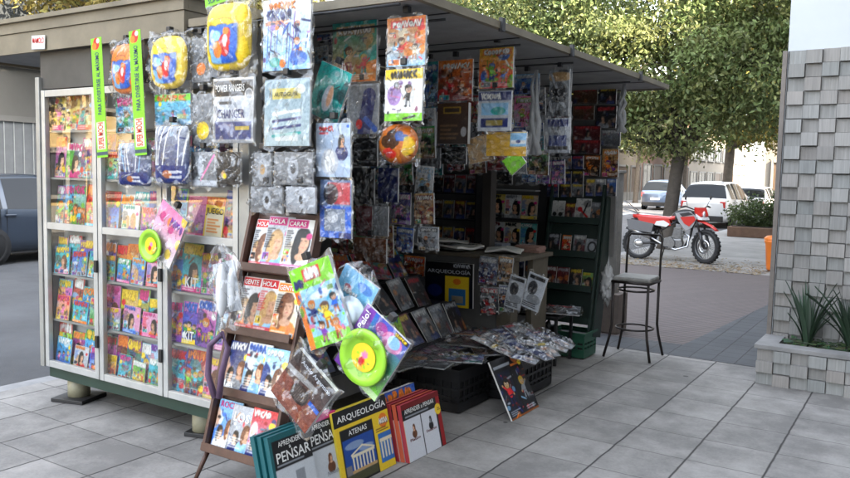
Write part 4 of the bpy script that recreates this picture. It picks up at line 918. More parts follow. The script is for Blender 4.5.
curtain([520, 538, 552], [100, 128, 156], 16, 25, 6.0, 'packs hung before the far end panel', 'curtain before the end panel', 7)
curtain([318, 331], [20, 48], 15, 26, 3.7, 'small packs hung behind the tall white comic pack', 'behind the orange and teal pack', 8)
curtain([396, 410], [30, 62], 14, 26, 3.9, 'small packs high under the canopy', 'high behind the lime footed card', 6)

for i, (bx, cn, l) in enumerate([((479, 257, 497, 284), ['navy', 'grey', 'silver', 'maroon'], 'navy pack hung on the counter side right of the ARQUEOLOGÍA folder, upper'), ((480, 287, 498, 314), ['black', 'grey', 'red', 'silver'], 'black pack hung on the counter side right of the ARQUEOLOGÍA folder, lower'),
        ((498, 257, 512, 282), ['brown', 'tan', 'grey', 'black'], 'brown pack pinned to the counter leg, upper'), ((499, 285, 513, 312), ['grey', 'silver', 'navy', 'black'], 'grey pack pinned to the counter leg, lower'), ((404, 256, 424, 284), ['maroon', 'orange', 'red', 'brown'], 'maroon pack hung on the counter side left of the ARQUEOLOGÍA folder'), ((386, 254, 403, 280), ['grey', 'teal', 'silver', 'navy'], 'grey teal pack hung at the near end of the counter side')]):
    hang('small_pack', l, 'pack', stuf(900+i, cn), bx, 5.575, 'packs hung on the counter side', R(RNG.uniform(-4, 4)), bth=.02, hook=False)
for i, (x, l) in enumerate(((-3.95, 'stack of magazines at the near end of the counter top'), (-3.2, 'stack of magazines in the middle of the counter top'), (-2.86, 'stack of small books at the outer end of the counter top'))):
    paper_stack = MB(); r_ = random.Random(i)
    for k in range(5): paper_stack.box(-.11, .11, -.08, .08, k*.011, k*.011+.01, 0, Matrix.Rotation(r_.uniform(-.12, .12), 4, 'Z'))
    o = paper_stack.build('magazine_stack', mat('paper_stack_tint_'+'abc'[i], [(.4, .38, .33), (.25, .27, .32), (.35, .2, .16)][i], .6, 0, .4, 25)); o.location = (x, 6.08, 1.002); tag(o, l, 'magazines', 'stacks on the counter top')

# ------------------------------------------------------------------ counter newspapers and poster
def paper_sheet(name, label, x, y, z, W, H, rz, seed, fn=news):
    a = fn(W, H, seed); me = card_mesh(name, a, .016, .01, (.7, .69, .65), .014); o = link(name, me, MATTE)
    o.matrix_world = Matrix.Translation((x, y, z)) @ Matrix.Rotation(rz, 4, 'Z') @ Matrix.Rotation(R(-90), 4, 'X'); return tag(o, label, 'newspaper', 'newspapers laid on the counter')
paper_sheet('newspaper', 'newspaper on the counter end nearest the mirror box', -3.85, 5.78, 1.035, .42, .34, R(8), 1)
paper_sheet('newspaper', 'newspaper spread in the middle of the counter', -3.42, 5.74, 1.038, .4, .34, R(-12), 2)
paper_sheet('newspaper', 'folded newspaper on the counter above the wooden leg', -2.98, 5.84, 1.035, .3, .26, R(20), 3)
paper_sheet('newspaper', 'newspaper overlapping the middle one at its back', -3.6, 5.95, 1.062, .36, .3, R(30), 4)
def arq(W, H, small=False):
    a = Art(W, H, 'black', .0036, 4); a.grad('navy', 'black')
    return a
c, W, H = rect_on(427, 259, 478, 310, 1, 5.55)
a = Art(.46, .37, 'black', .004, 3); a.rect(0, 0, 1, .68, (.05, .07, .16)); a.ell(.2, .35, .2, .14, 'navy'); a.text('ARQUEOLOGÍA', .04, .74, .96, .86, 'silver'); a.glyphs(.6, .9, .95, .97, 'silver', 5)
a.rect(.42, .0, .92, .7, 'yellow'); a.ell(.67, .58, .1, .07, 'orange'); a.rect(.5, .06, .85, .42, (.2, .45, .7)); a.rect(.56, .1, .8, .26, 'tan', .7); a.grain(.06)
item('collection_poster', 'black and yellow ARQUEOLOGÍA collection folder hanging below the counter', 'poster', a, (-3.36, 5.575, .725), 0, 0, R(1), .02)

# ------------------------------------------------------------------ leaning wooden magazine stand
TI = R(15.5); SW, SHh = .46, 1.30
st = empty('magazine_stand', (-2.885, 2.78, 0), 'dark wooden magazine stand leaning back before the kiosk corner', 'stand')
SM = orient((-2.88, 2.745, .175), 0, TI, R(0)); SL = Matrix.Translation((2.885, -2.78, 0)) @ SM
b = MB().box(-SW/2-.02, -SW/2, -.03, .03, 0, SHh, .003).box(SW/2, SW/2+.02, -.03, .03, 0, SHh, .003).box(-SW/2, SW/2, .031, .04, 0, SHh); b.build('frame', WOODD, st, SL)
TIER = [.0, .30, .62, .96]
for z in TIER: MB().box(-SW/2+.001, SW/2-.001, -.05, .03, z, z+.022, .003).box(-SW/2+.001, SW/2-.001, -.055, -.046, z+.005, z+.045).build('ledge', WOODD, st, SL)
for sx in (-1, 1): MB().cyl((sx*(SW/2-.01), .0, .02), (sx*(SW/2+.02), -.03 if sx < 0 else -.01, -.17), .014, .01).build('leg', WOODD, st, SL)
MB().cyl((0, .05, SHh*.75), (0, .42, .0), .014).build('prop', WOODD, st, SL)
GS = 'glossy magazines on the wooden stand'
def soccer(s, bgc, c2, word, wc, wbox):
    def f(W, H):
        a = Art(W, H, bgc, .0038, s); a.grad(c2, bgc)
        for i in range(4): a.ell(a.r.random(), a.r.uniform(.1, .7), a.r.uniform(.06, .14), a.r.uniform(.12, .25), a.r.choice(['skin', 'grey', 'navy', 'white', c2]), .8)
        a.busy(26, ['white', c2, bgc, 'navy', 'skin', 'black', 'red'], .0, .8, .8); a.bust(.3, .05, .5, 'skin', 'black', a.r.choice(['navy', 'white', 'red'])); a.bust(.68, .1, .62, 'skin', 'brown', a.r.choice([c2, 'sky', 'white'])); a.glyphs(.06, .84, .75, .96, 'white' if bgc != 'white' else 'blue', 3) if not word or wbox[1] < .6 else None; a.barcode(.78, .03); a.ell(.85, .7, .08, .07, 'yellow')
        if word: a.text(word, *wbox, wc)
        a.rows(.08, .1, .6, .34, 'white', 5); a.soft(1).grain(.1).grain(.1, 3); return a
    return f
def gl(s, mast, hair, cloth, word, bgc='white'):
    def f(W, H):
        a = glossy(W, H, s, bgc, mast, hair, cloth, .0038); a.rect(0, .82, 1, 1, bgc); a.rect(.03, .83, .75, .98, mast); a.text(word, .07, .86, .7, .95, 'white'); return a
    return f
MG = [(0, -.135, .17, .25, soccer(1, 'sky', 'blue', 'ROCK', 'magenta', (.1, .84, .8, .97)), 'blue music magazine with magenta title, bottom tier of the wooden stand'),
      (0, -.01, .19, .24, soccer(2, 'silver', 'grey', 'LOS', 'white', (.12, .66, .7, .85)), 'grey group photo magazine in the middle of the bottom tier'),
      (0, .13, .17, .25, soccer(3, 'red', 'sky', None, 'white', None), 'red and pale blue magazine at the end of the bottom tier'),
      (1, -.145, .16, .26, soccer(4, 'navy', 'grey', 'La', 'white', (.1, .06, .55, .2)), 'navy and grey football magazine on the third tier'),
      (1, .0, .17, .27, soccer(5, 'white', 'sky', None, 'red', None), 'white and red sports magazine in the middle of the third tier'),
      (1, .14, .17, .26, soccer(6, 'sky', 'white', None, 'white', None), 'pale blue and black magazine partly under a clear bag, third tier'),
      (2, -.14, .17, .29, gl(7, 'red', 'black', 'orange', 'GENTE'), 'gossip magazine with orange dress, second tier of the stand'),
      (2, -.0, .16, .29, gl(8, 'red', 'tan', 'sky', 'HOLA'), 'white gossip magazine with pale blue band, second tier middle'),
      (2, .135, .17, .28, gl(9, 'orange', 'brown', 'orange', 'GENTE', 'cream'), 'orange toned gossip magazine beside the green footed pack, second tier'),
      (3, -.145, .14, .27, gl(10, 'red', 'brown', 'white', 'HOLA'), 'slim white gossip magazine, outer end of the top tier'),
      (3, -.03, .18, .29, gl(11, 'magenta', 'tan', 'sky', 'HOLA', 'silver'), 'gossip magazine with woman in pale blue shirt, top tier'),
      (3, .125, .19, .28, gl(12, 'magenta', 'black', 'white', 'CARAS'), 'CARAS magazine with dark haired woman in white, top tier')]
for i, (t, x, W, H, fn, lb) in enumerate(MG):
    o = item('magazine', lb, 'magazine', fn(W, H), (0, 0, 0), th=.006, group=GS, bend=.004); yy = -.012-.009*(i % 3)
    o.matrix_world = SM @ Matrix.Translation((x, yy+.018, TIER[t]+.026+H/2)) @ Matrix.Rotation(R(-2), 4, 'X')

# ------------------------------------------------------------------ packs hung in front of the stand
def kidgreen(W, H):
    a = Art(W, H, 'sky', .0036, 20); a.rect(0, .72, 1, 1, 'lime'); a.rect(.3, .8, .72, .95, 'red'); a.glyphs(.34, .82, .7, .93, 'white', 5); a.glyphs(.06, .76, .28, .84, 'navy', 3)
    a.rect(0, 0, .14, .72, 'orange'); a.rect(.14, .0, 1, .14, 'lime'); a.ell(.62, .6, .2, .05, 'white', .8)
    a.busy(40, ['white', 'blue', 'cyan', 'navy', 'pink', 'orange', 'red', 'lime'], .12, .7); a.hero(.32, .44, .16, 'navy', 'white'); a.hero(.6, .36, .18, 'yellow', 'orange'); a.hero(.84, .46, .14, 'blue', 'orange'); a.hero(.42, .18, .14, 'purple', 'pink'); a.hero(.74, .17, .14, 'orange', 'red'); a.soft(1).grain(.1); return a
hang('activity_pack', 'tilted sky blue children\'s pack with lime and red header, before the gossip magazines', 'activity pack', kidgreen, (298, 262, 341, 345), 2.62, None, R(22), True, .02, .02, pinch=False)
def capart(W, H):
    a = Art(W, H, 'sky', .0036, 21); a.grad('cyan', 'sky'); a.ell(.3, .6, .1, .08, 'red', .7); a.ell(.7, .8, .2, .1, 'blue', .6); a.glyphs(.2, .5, .6, .6, 'white', 4); a.ell(.75, .3, .12, .1, 'orange', .6); a.grain(.1); return a
def cap_extra(root, W, H):
    m = mat('white_blue_plastic', (.62, .72, .78), .25, 0, .15, 20)
    MB().lathe([(0.001, .045), (.05, .042), (.056, .03), (.06, .006), (.078, .004), (.08, 0), (.001, 0)], 28, Matrix.Translation((.045, -.03, H*.26)) @ Matrix.Rotation(R(90), 4, 'X')).build('toy_hat', m, root)
hang('activity_pack', 'sky blue pack with a white toy hat in clear bag, over the stepped comics', 'activity pack', capart, (334, 272, 371, 322), 2.72, None, R(-28), True, .014, .05, grow=1.25, pinch=True, extra=cap_extra)
def peppa(W, H):
    a = Art(W, H, 'blue', .0034, 22); a.grad('lime', 'blue'); a.rect(0, 0, .23, 1, 'purple'); a.text('¡Pelo!', .05, .62, .19, .94, 'white', True); a.text('Feliz', .05, .2, .19, .52, 'white', True)
    a.rect(.3, .72, 1, 1, 'purple', .4); a.ell(.72, .82, .17, .13, 'pink', .85); a.ell(.75, .84, .1, .09, 'sky'); a.ell(.45, .86, .1, .09, 'magenta', .6); a.rect(.68, .93, .98, .99, 'black'); a.glyphs(.7, .94, .96, .98, 'yellow', 5); a.rect(.23, 0, 1, .1, 'white', .6); a.grain(.1); return a
LIME = mat('lime_plastic', (.3, .62, .04), .3, 0, .08, 6)
def plate_extra(r0, cx, cz):
    def f(root, W, H):
        p = MB().lathe([(.001, .0), (r0*.68, .002), (r0*.74, .012), (r0*.96, .016), (r0, .013), (r0*.96, .022), (r0*.72, .017), (r0*.66, .007), (.001, .006)], 40, Matrix.Translation((cx*W, -.018, cz*H)) @ Matrix.Rotation(R(90), 4, 'X')).build('plate', LIME, root)
        a = Art(r0*.9, r0*.9, 'yellow', .003, 2); a.ell(.5, .5, .49, .49, 'yellow'); 
        a.ell(.5, .62, .15, .13, 'pink'); a.ell(.5, .32, .14, .18, 'red'); a.ell(.2, .5, .06, .06, 'lime'); a.ell(.8, .45, .07, .05, 'green'); a.ell(.3, .25, .07, .05, 'green'); a.ell(.72, .22, .06, .05, 'lime')
        n = 28; V = []; C = []; Q = []
        for j in range(8):
            for k in range(n):
                rr_ = r0*.5*j/7; an = 2*math.pi*k/n; x, z = rr_*math.cos(an), rr_*math.sin(an); V.append((cx*W+x, -.0295, cz*H+z))
                px = min(a.w-1, max(0, int((x/(r0*.9)+.5)*a.w))); pz = min(a.h-1, max(0, int((z/(r0*.9)+.5)*a.h))); C.append(a.a[pz, px]**2.2*.86)
        for j in range(7):
            for k in range(n): Q.append((j*n+k, j*n+(k+1) % n, (j+1)*n+(k+1) % n, (j+1)*n+k))
        link('plate_picture', mesh_np('plate_picture', V, Q, C), PAPER, p)
    return f
hang('activity_pack', 'tilted purple and blue pack with round lime plate, above the philosophy books', 'activity pack', peppa, (346, 315, 396, 390), 2.66, 'packs with lime plates', R(-33), True, .012, .035, grow=1.06, extra=plate_extra(.128, -.02, .42))
def pinkpk(W, H):
    a = Art(W, H, 'pink', .0036, 23); a.grad('white', 'pink')
    for i in range(10): a.ell(a.r.random(), a.r.random(), .08, .1, a.r.choice(['yellow', 'purple', 'orange', 'sky', 'magenta', 'white']), .8)
    a.glyphs(.5, .7, .95, .85, 'purple', 3); a.grain(.1); return a
hang('activity_pack', 'pink diamond shaped pack with lime plate hung on the glazed doors', 'activity pack', pinkpk, (152, 206, 180, 262), 2.95, 'packs with lime plates', R(-30), True, .012, .035, grow=1.15, extra=plate_extra(.1, -.2, .15))
def asado(W, H):
    a = Art(W, H, (.25, .2, .2), .0036, 24); a.grad((.45, .22, .16), (.16, .15, .16)); a.rect(0, 0, 1, .5, (.5, .26, .2)); a.ell(.5, .42, .19, .16, (.2, .15, .13)); a.ell(.5, .42, .15, .12, (.36, .3, .27))
    for i in range(9): a.line(.33+i*.04, .3, .36+i*.04, .54, .006, (.1, .08, .08))
    a.line(.02, .62, .7, .7, .05, (.6, .6, .6)); a.line(.0, .18, .9, .1, .05, (.55, .3, .22)); a.text('Asado Argentino', .2, .84, .97, .94, 'silver'); a.rect(.72, .42, .98, .5, 'blue'); a.grain(.12).grain(.1, 3); return a
hang('cookbook', 'tilted brown Asado Argentino cookbook in a clear bag', 'book', asado, (280, 360, 324, 422), 2.52, None, R(-38), True, .02, .02, grow=1.2)
# white sandal-like toy in a bag, purple bag handle
def shoe(root, W, H):
    m = mat('white_rubber', (.7, .72, .74), .4, 0, .1, 20); 
    MB().sph((-.01, -.03, H*.45), .06, (.5, .5, 2.3), 16, Matrix.Rotation(R(14), 4, 'Y')).build('toy', m, root)
    MB().sph((.03, .0, H*.42), .05, (.5, .5, 2.3), 16, Matrix.Rotation(R(14), 4, 'Y')).build('toy', m, root)
hang('toy_pack', 'white oval toys in a pinched clear bag beside the magazine stand', 'toy', plain_fn(25, 'silver'), (216, 262, 238, 312), 2.78, None, R(14), True, .004, .05, grow=1.5, pinch=True, extra=shoe)
hp = [at(x, y, 1, 2.70) for x, y in ((215, 398), (208, 375), (210, 345), (222, 334), (228, 348), (222, 372), (219, 398))]
tag(MB().tube(hp, .016, 8).build('bag_handle_loop', mat('dull_purple_strap', (.12, .07, .13), .6, 0, .2, 30)), 'dull purple looped strap hanging beside the stand', 'strap')

# ------------------------------------------------------------------ philosophy and archaeology books standing on the pavement
def pens(sp, c2, who):
    def f(W, H):
        a = Art(W, H, 'black', .0032, 30); a.rect(0, .0, 1, .6, (.8, .82, .84)); a.rect(0, 0, .07, 1, sp); a.rect(0, .93, 1, 1, sp)
        a.text('APRENDER', .2, .85, .75, .91, 'white'); a.text('a', .45, .8, .5, .835, 'white'); a.text('PENSAR', .12, .67, .96, .79, 'white'); a.rows(.12, .62, .95, .655, 'silver', 1)
        a.bust(.62, .34, .2, 'skin', c2, c2) if c2 != 'grey' else a.rect(.52, .34, .74, .52, 'grey'); a.text(who, .45, .25, .85, .3, 'grey'); a.grain(.05); return a
    return f
def book(name, lab, fn, y0, y1, h, X, lean, z0=.002, th=.03, side=(.7, .7, .7), group=None, yaw=90):
    W = y1-y0; a = fn(W, h); c = Vector((X-math.sin(lean)*h/2, (y0+y1)/2, z0+math.cos(lean)*h/2))
    return item(name, lab, 'book', a, c, R(yaw), lean, 0, th, group, 0, .0, None, side)
GB = 'philosophy books standing at the front of the kiosk'
for k in range(3): book('book', ['front teal edged APRENDER a PENSAR book', 'second teal edged book, just behind the front teal one', 'rearmost teal edged book of the philosophy row'][k], pens((.1, .36, .38), 'grey', 'Platón'), 2.60-.012*k, 2.88-.012*k, .41, -2.44-.032*k, R(14), th=.028, side=(.02, .11, .125), group=GB)
for k in range(2): book('book', ['front magenta edged APRENDER a PENSAR book with small portrait', 'magenta edged book behind the portrait one'][k], pens('magenta', 'brown', 'Nietzsche'), 2.88-.012*k, 3.13-.012*k, .41, -2.47-.032*k, R(14), th=.028, side=(.5, .06, .2), group=GB)
def atenas(W, H):
    a = Art(W, H, 'yellow', .003, 33); a.rect(0, .79, 1, 1, 'black'); a.text('ARQUEOLOGÍA', .06, .83, .97, .95, 'white'); a.rect(.08, .0, .68, .74, 'black'); a.text('ATENAS', .22, .64, .56, .71, 'white')
    a.rect(.1, .03, .66, .6, (.12, .3, .62)); a.ell(.3, .5, .2, .05, 'white', .5); a.ell(.5, .42, .16, .04, 'white', .5); a.rect(.1, .03, .66, .14, (.3, .3, .2))
    a.rect(.22, .34, .64, .38, 'cream'); a.rect(.2, .14, .66, .18, 'tan')
    for i in range(7): a.rect(.23+i*.06, .18, .258+i*.06, .34, 'cream')
    a.line(.22, .38, .43, .46, .012, 'cream'); a.line(.64, .38, .43, .46, .012, 'cream'); a.rect(.1, .14, .2, .26, 'tan', .6); a.rect(.74, .1, 1, .5, (.2, .45, .75))
    for i in range(4): a.rect(.77+i*.06, .16, .8+i*.06, .38, 'cream')
    a.rect(.76, .38, 1, .43, 'cream'); a.ell(.88, .66, .1, .1, 'orange'); a.glyphs(.8, .63, .96, .69, 'white', 3); a.rows(.72, .52, .97, .58, 'brown', 2); a.grain(.06); return a
book('boxed_collection', 'large yellow and black ARQUEOLOGÍA box with ATENAS temple volume', atenas, 3.08, 3.55, .40, -2.46, R(13), th=.05, side=(.75, .58, .05))
def apr(W, H):
    a = Art(W, H, 'maroon', .003, 34); a.rect(0, .9, 1, 1, (.45, .06, .09)); a.rect(0, .0, .9, .9, 'black'); a.rect(.9, 0, 1, .9, (.6, .08, .1)); a.text('APRENDER a PENSAR', .06, .82, .84, .9, 'white'); a.rows(.07, .74, .84, .79, 'silver', 1)
    a.rect(.0, .0, .44, .72, (.86, .87, .9)); a.rect(.46, .0, .86, .72, (.86, .87, .9)); a.rect(.0, 0, .012, .72, 'orange'); a.bust(.24, .44, .2, 'skin', 'brown', 'brown'); a.bust(.68, .45, .2, 'grey', 'black', 'black')
    a.text('Platón', .1, .33, .36, .38, 'maroon'); a.text('Descartes', .53, .36, .81, .41, 'maroon'); a.ell(.92, .68, .1, .1, 'yellow'); a.rows(.9, .65, .99, .71, 'brown', 2); a.grain(.05); return a
for k in range(4): book('book', ['front white and black APRENDER a PENSAR set with two portraits', 'red edged volume directly behind the two portrait set', 'third red edged volume behind the two portrait set', 'rearmost red edged volume of the two portrait set'][k], apr, 3.60-.008*k, 4.0-.008*k, .33, -2.40-.03*k, R(13), th=.027, side=(.6, .12, .06) if k % 2 else (.45, .05, .07), group='red edged philosophy volumes')
book('boxed_collection', 'blue and yellow box lying behind the red edged philosophy volumes', lambda W, H: kids(W, H, 36, 'navy', 'blue'), 3.62, 3.98, .36, -2.55, R(14), th=.04)

# ------------------------------------------------------------------ inclined board with comics, and the flat goods on crates
board = empty('comic_board', (-3.0, 4.4, .4), 'stepped dark board carrying comics between the stand and the counter', 'board')
inv = Matrix.Translation((3.0, -4.4, -.4))
STEP = {.2: (-3.08, .40), .5: (-3.34, .60), .78: (-3.6, .80)}
bb = MB()
for k_, (sx_, sz_) in STEP.items(): bb.box(sx_-.2, sx_+.03, 3.35, 5.48, sz_-.02, sz_).box(sx_-.215, sx_-.2, 3.35, 5.48, sz_-.02, sz_+.19)
bb.build('step', DARK, board, inv)
for yy in (3.4, 5.4): MB().box(-3.75, -3.08, yy, yy+.03, .265, .379).build('side', DARK, board, inv)
GC = 'comics and packs standing on the stepped board'
def on_board(s, y, W, H, art, lab, roll=0, lift=.012, name='comic', cat='comic'):
    sx_, sz_ = STEP[s]; tl = R(32+RNG.uniform(-6, 8)); c = Vector((sx_+.01-math.sin(tl)*H/2, y, sz_+.002+math.cos(tl)*H/2+abs(roll)*W*.4))
    return item(name, lab, cat, art, c, R(90), tl, roll, .008, GC)
BI = [(.78, 4.55, 'red', 'red and yellow comic, top row of the stepped board nearest the stand'), (.78, 4.78, 'orange', 'orange red comic, top row of the stepped board, second'), (.78, 5.0, 'teal', 'dark teal comic, top row of the board, third'), (.78, 5.22, 'navy', 'blue grey comic, top row of the board by the poster'),
      (.5, 4.15, 'black', 'black comic, middle row of the board behind the toy hat pack'), (.5, 4.42, 'navy', 'navy comic with yellow figures, middle row of the board'), (.5, 4.68, 'black', 'black pack, middle row of the board'), (.5, 4.92, 'grey', 'grey clear pack, middle row of the board, before the poster'), (.5, 5.18, 'black', 'dark clear pack under the yellow part of the poster'),
      (.2, 4.25, 'navy', 'blue comic, low row of the board near the lime plate'), (.2, 4.48, 'lime', 'pale green comic with round figure, low row of the board'), (.2, 4.68, 'maroon', 'red striped comic, low row of the board'), (.2, 4.9, 'grey', 'pale grey figures pack, low row of the board'), (.2, 5.1, 'grey', 'silver blister with black figures, low row of the board'), (.2, 5.3, 'black', 'black blister pack, low row of the board by the counter'),
      (.5, 3.85, 'black', 'black comic on the board behind the lime plate'), (.2, 3.95, 'brown', 'brown comic on the board under the lime plate'), (.5, 3.55, 'purple', 'purple comic on the board beside the wooden stand'), (.2, 3.65, 'navy', 'dark navy comic on the board just above the philosophy books'), (.78, 4.1, 'grey', 'grey comic high on the board under the brown pouch'), (.78, 3.75, 'black', 'black comic high on the board beside the stand')]
for i, (s, y, c, l) in enumerate(BI):
    if c in ('red', 'orange', 'lime', 'navy', 'purple', 'teal'): art = kids(.19, .26, 400+i, c, RNG.choice(['black', 'navy', 'red', 'orange'] if c != 'lime' else ['tan']), .006); 
    else: art = dvd(.19, .26, 400+i, c, .006)
    if c != 'lime': art.a *= .8
    on_board(s, y, .19, .26, art, l, R(RNG.uniform(-8, 8)), .012+.012*(i % 3))
def crate(x0, x1, y0, y1, h, m, lab, cat='crate', name='plastic_crate', rows=3):
    cx, cy = (x0+x1)/2, (y0+y1)/2; b = MB(); w_ = .012; X, Y = (x1-x0)/2, (y1-y0)/2
    r = empty(name, (cx, cy, 0), lab, cat, 'plastic crates on the pavement'); 
    b.box(-X, X, -Y, Y, .012, .03)
    for z0, z1 in ((.03, .075), (h-.07, h)) + tuple((.03+(h-.1)*k/rows, .03+(h-.1)*k/rows+.018) for k in range(1, rows)):
        b.box(-X, X, -Y, -Y+w_, z0, z1).box(-X, X, Y-w_, Y, z0, z1).box(-X, -X+w_, -Y+w_, Y-w_, z0, z1).box(X-w_, X, -Y+w_, Y-w_, z0, z1)
    b.build('body', m, r)
    s = MB(); n = max(4, int(X*2/.07)); k2 = max(4, int(Y*2/.07))
    for i in range(n+1): xx = -X+.006+(2*X-.012)*i/n; s.box(xx-.008, xx+.008, -Y+.002, -Y+.010, .03, h-.02).box(xx-.008, xx+.008, Y-.010, Y-.002, .03, h-.02)
    for i in range(k2+1): yy = -Y+.006+(2*Y-.012)*i/k2; s.box(-X+.002, -X+.010, yy-.008, yy+.008, .03, h-.02).box(X-.010, X-.002, yy-.008, yy+.008, .03, h-.02)
    s.build('ribs', m, r)
    MB().box(-X-.012, X+.012, -Y-.012, -Y+.004, h, h+.02).box(-X-.012, X+.012, Y-.004, Y+.012, h, h+.02).box(-X-.012, -X+.004, -Y+.005, Y-.005, h, h+.02).box(X-.004, X+.012, -Y+.005, Y-.005, h, h+.02).build('rim', m, r)
    MB().box(-X+.014, X-.014, -Y+.014, Y-.014, .031, h*.9).build('contents', mat('dark_contents', (.016, .016, .017), .7, 0, .3, 20), r)
crate(-3.28, -2.64, 4.55, 4.98, .29, BLACK, 'black plastic crate behind the leaning toy card, nearer the books')
crate(-2.98, -2.44, 5.02, 5.66, .29, BLACK, 'black plastic crate nearer the wooden counter leg')
crate(-2.9, -2.55, 6.62, 6.92, .22, mat('green_crate_plastic', (.02, .1, .06), .45, 0, .2, 12), 'dark green plastic crate beside the bar stool', rows=3)
# flat goods over the crates
GF = 'flat packs lying over the black crates'
FL = [(-2.95, 4.5, .335, .55, .34, 8, 'clear flat comic pack with white edge over the books end of the crates', 'grey'), (-2.72, 4.66, .34, .36, .26, 25, 'clear flat pack with red and blue print hanging over the crate edge', 'blue'), (-3.1, 4.85, .345, .5, .36, -10, 'pink and grey flat comics on the crate behind the clear pack', 'pink'),
      (-2.9, 5.1, .36, .45, .34, 15, 'magenta topped flat comic in the middle of the crate goods', 'maroon'), (-3.1, 5.35, .37, .5, .32, 4, 'dull pink flat pack under the silver blisters', 'pink'), (-2.62, 5.0, .345, .3, .24, 40, 'brown flat pack near the orange sticker of the leaning card', 'brown'), (-3.05, 4.3, .33, .42, .3, -5, 'grey pouch at the books end of the crate goods', 'grey')]
for i, (x, y, z, W, H, rz, lab, c) in enumerate(FL):
    a = kids(W, H, 500+i, c, 'grey', .006) if c in ('blue', 'pink') else dvd(W, H, 500+i, c, .006)
    a.a = a.a*.75+.05
    root = bpy.data.objects.new('flat_pack', None); COL.objects.link(root); tag(root, lab, 'pack', GF); root.matrix_world = Matrix.Translation((x, y, z+.03)) @ Matrix.Rotation(R(rz), 4, 'Z') @ Matrix.Rotation(R(-90+RNG.uniform(-4, 4)), 4, 'X')
    link('printed_card', card_mesh('printed_card', a, .01, 0, (.4, .4, .4), .004), PAPER, root); link('plastic_bag', bag_mesh('plastic_bag', W*1.15, H*1.15, .03, 40+i), BAG, root)
# a row of bubble blisters on the second crate
BUB = clear_mat('bubble_plastic', (.97, .975, .98), .07, .07, 0, 1, 1.5)
GBb = 'clear bubble blisters heaped on the second crate'
rr_ = random.Random(77)
BW = ['nearest the orange sticker', 'second along the crate edge', 'third along the crate edge', 'fourth along the crate edge', 'at the outer end of the crate edge']
for k in range(15):
    i, j = k % 5, k//5
    a = dvd(.13, .18, 520+k, rr_.choice(['black', 'navy', 'grey']), .007)
    lab = f"clear bubble blister, {['front row', 'middle row', 'back row'][j]} of the heap, {BW[i]}"
    root = bpy.data.objects.new('bubble_blister', None); COL.objects.link(root); tag(root, lab, 'toy', GBb)
    root.matrix_world = Matrix.Translation((-2.33-.17*j+rr_.uniform(-.02, .02), 4.96+.165*i+rr_.uniform(-.02, .02), .365+.035*j)) @ Matrix.Rotation(R(rr_.uniform(74, 106)), 4, 'Z') @ Matrix.Rotation(R(-74+rr_.uniform(-8, 8)), 4, 'X')
    link('printed_card', card_mesh('printed_card', a, .004, 0, (.4, .4, .4), .004), PAPER, root); link('bubble', bag_mesh('bubble', .125, .17, .055, 90+k, False, .25), BUB, root)
# leaning toy card
def lean(W, H):
    a = Art(W, H, 'black', .0036, 55); a.rect(.03, .03, .5, .78, (.1, .12, .18)); a.rect(.55, .03, .97, .74, (.12, .13, .15)); a.ell(.3, .5, .13, .2, 'maroon', .6)
    a.busy(60, ['grey', 'red', 'silver', 'navy', 'orange', 'black', 'maroon', 'sky', 'black'], .05, .72, .85); a.hero(.27, .45, .26, 'red', 'navy'); a.hero(.76, .42, .22, 'grey', 'silver'); a.rect(.5, .0, .56, .8, 'black'); a.rows(.06, .05, .46, .14, 'silver', 3); a.rows(.6, .05, .93, .12, 'silver', 2)
    a.rect(.05, .84, .6, .89, 'grey'); a.rect(.6, .8, .95, .84, 'orange'); a.rect(0, 0, 1, .03, 'orange', .6); a.ell(.8, .93, .12, .09, 'orange'); a.ell(.8, .94, .05, .05, 'yellow'); a.ell(.92, .82, .06, .05, 'yellow'); a.grain(.1); return a
a = lean(.42, .42); ln = R(27)
item('toy_card', 'black toy card with orange corner sticker leaning against the black crates', 'toy', a, (-2.27-math.sin(ln)*.21, 4.85, .004+math.cos(ln)*.21), R(90), ln, R(0), .012)

# ------------------------------------------------------------------ green rack, white packs, bag, stool
rkx0, rkx1 = -3.18, -2.64
gr = empty('magazine_rack', (-2.9, 6.9, 0), 'dark green leaning rack with three rows of magazines beside the bar stool', 'rack')
GM_ = orient((-2.84, 6.84, .28), 0, R(11), 0); GL = Matrix.Translation((2.9, -6.9, 0)) @ GM_
RW = .52
GMAT = mat('dark_green_rack', (.012, .028, .022), .5, 0, .3, 6)
MB().box(-RW/2, RW/2, .03, .04, 0, 1.32).build('back_panel', GMAT, gr, GL)
for sx in (-1, 1): MB().box(sx*RW/2-.012, sx*RW/2+.012, -.04, .04, -.08, 1.32, .003).build('side_panel', GMAT, gr, GL)
MB().box(RW/2+.02, RW/2+.035, .0, .2, -.1, 1.22).build('prop', GMAT, gr, GL)
for z in (.0, .3, .62, .94): MB().box(-RW/2+.013, RW/2-.013, -.045, .029, z, z+.015).box(-RW/2+.013, RW/2-.013, -.05, -.044, z, z+.06).build('shelf', GMAT, gr, GL)
GR = 'magazines on the dark green rack'
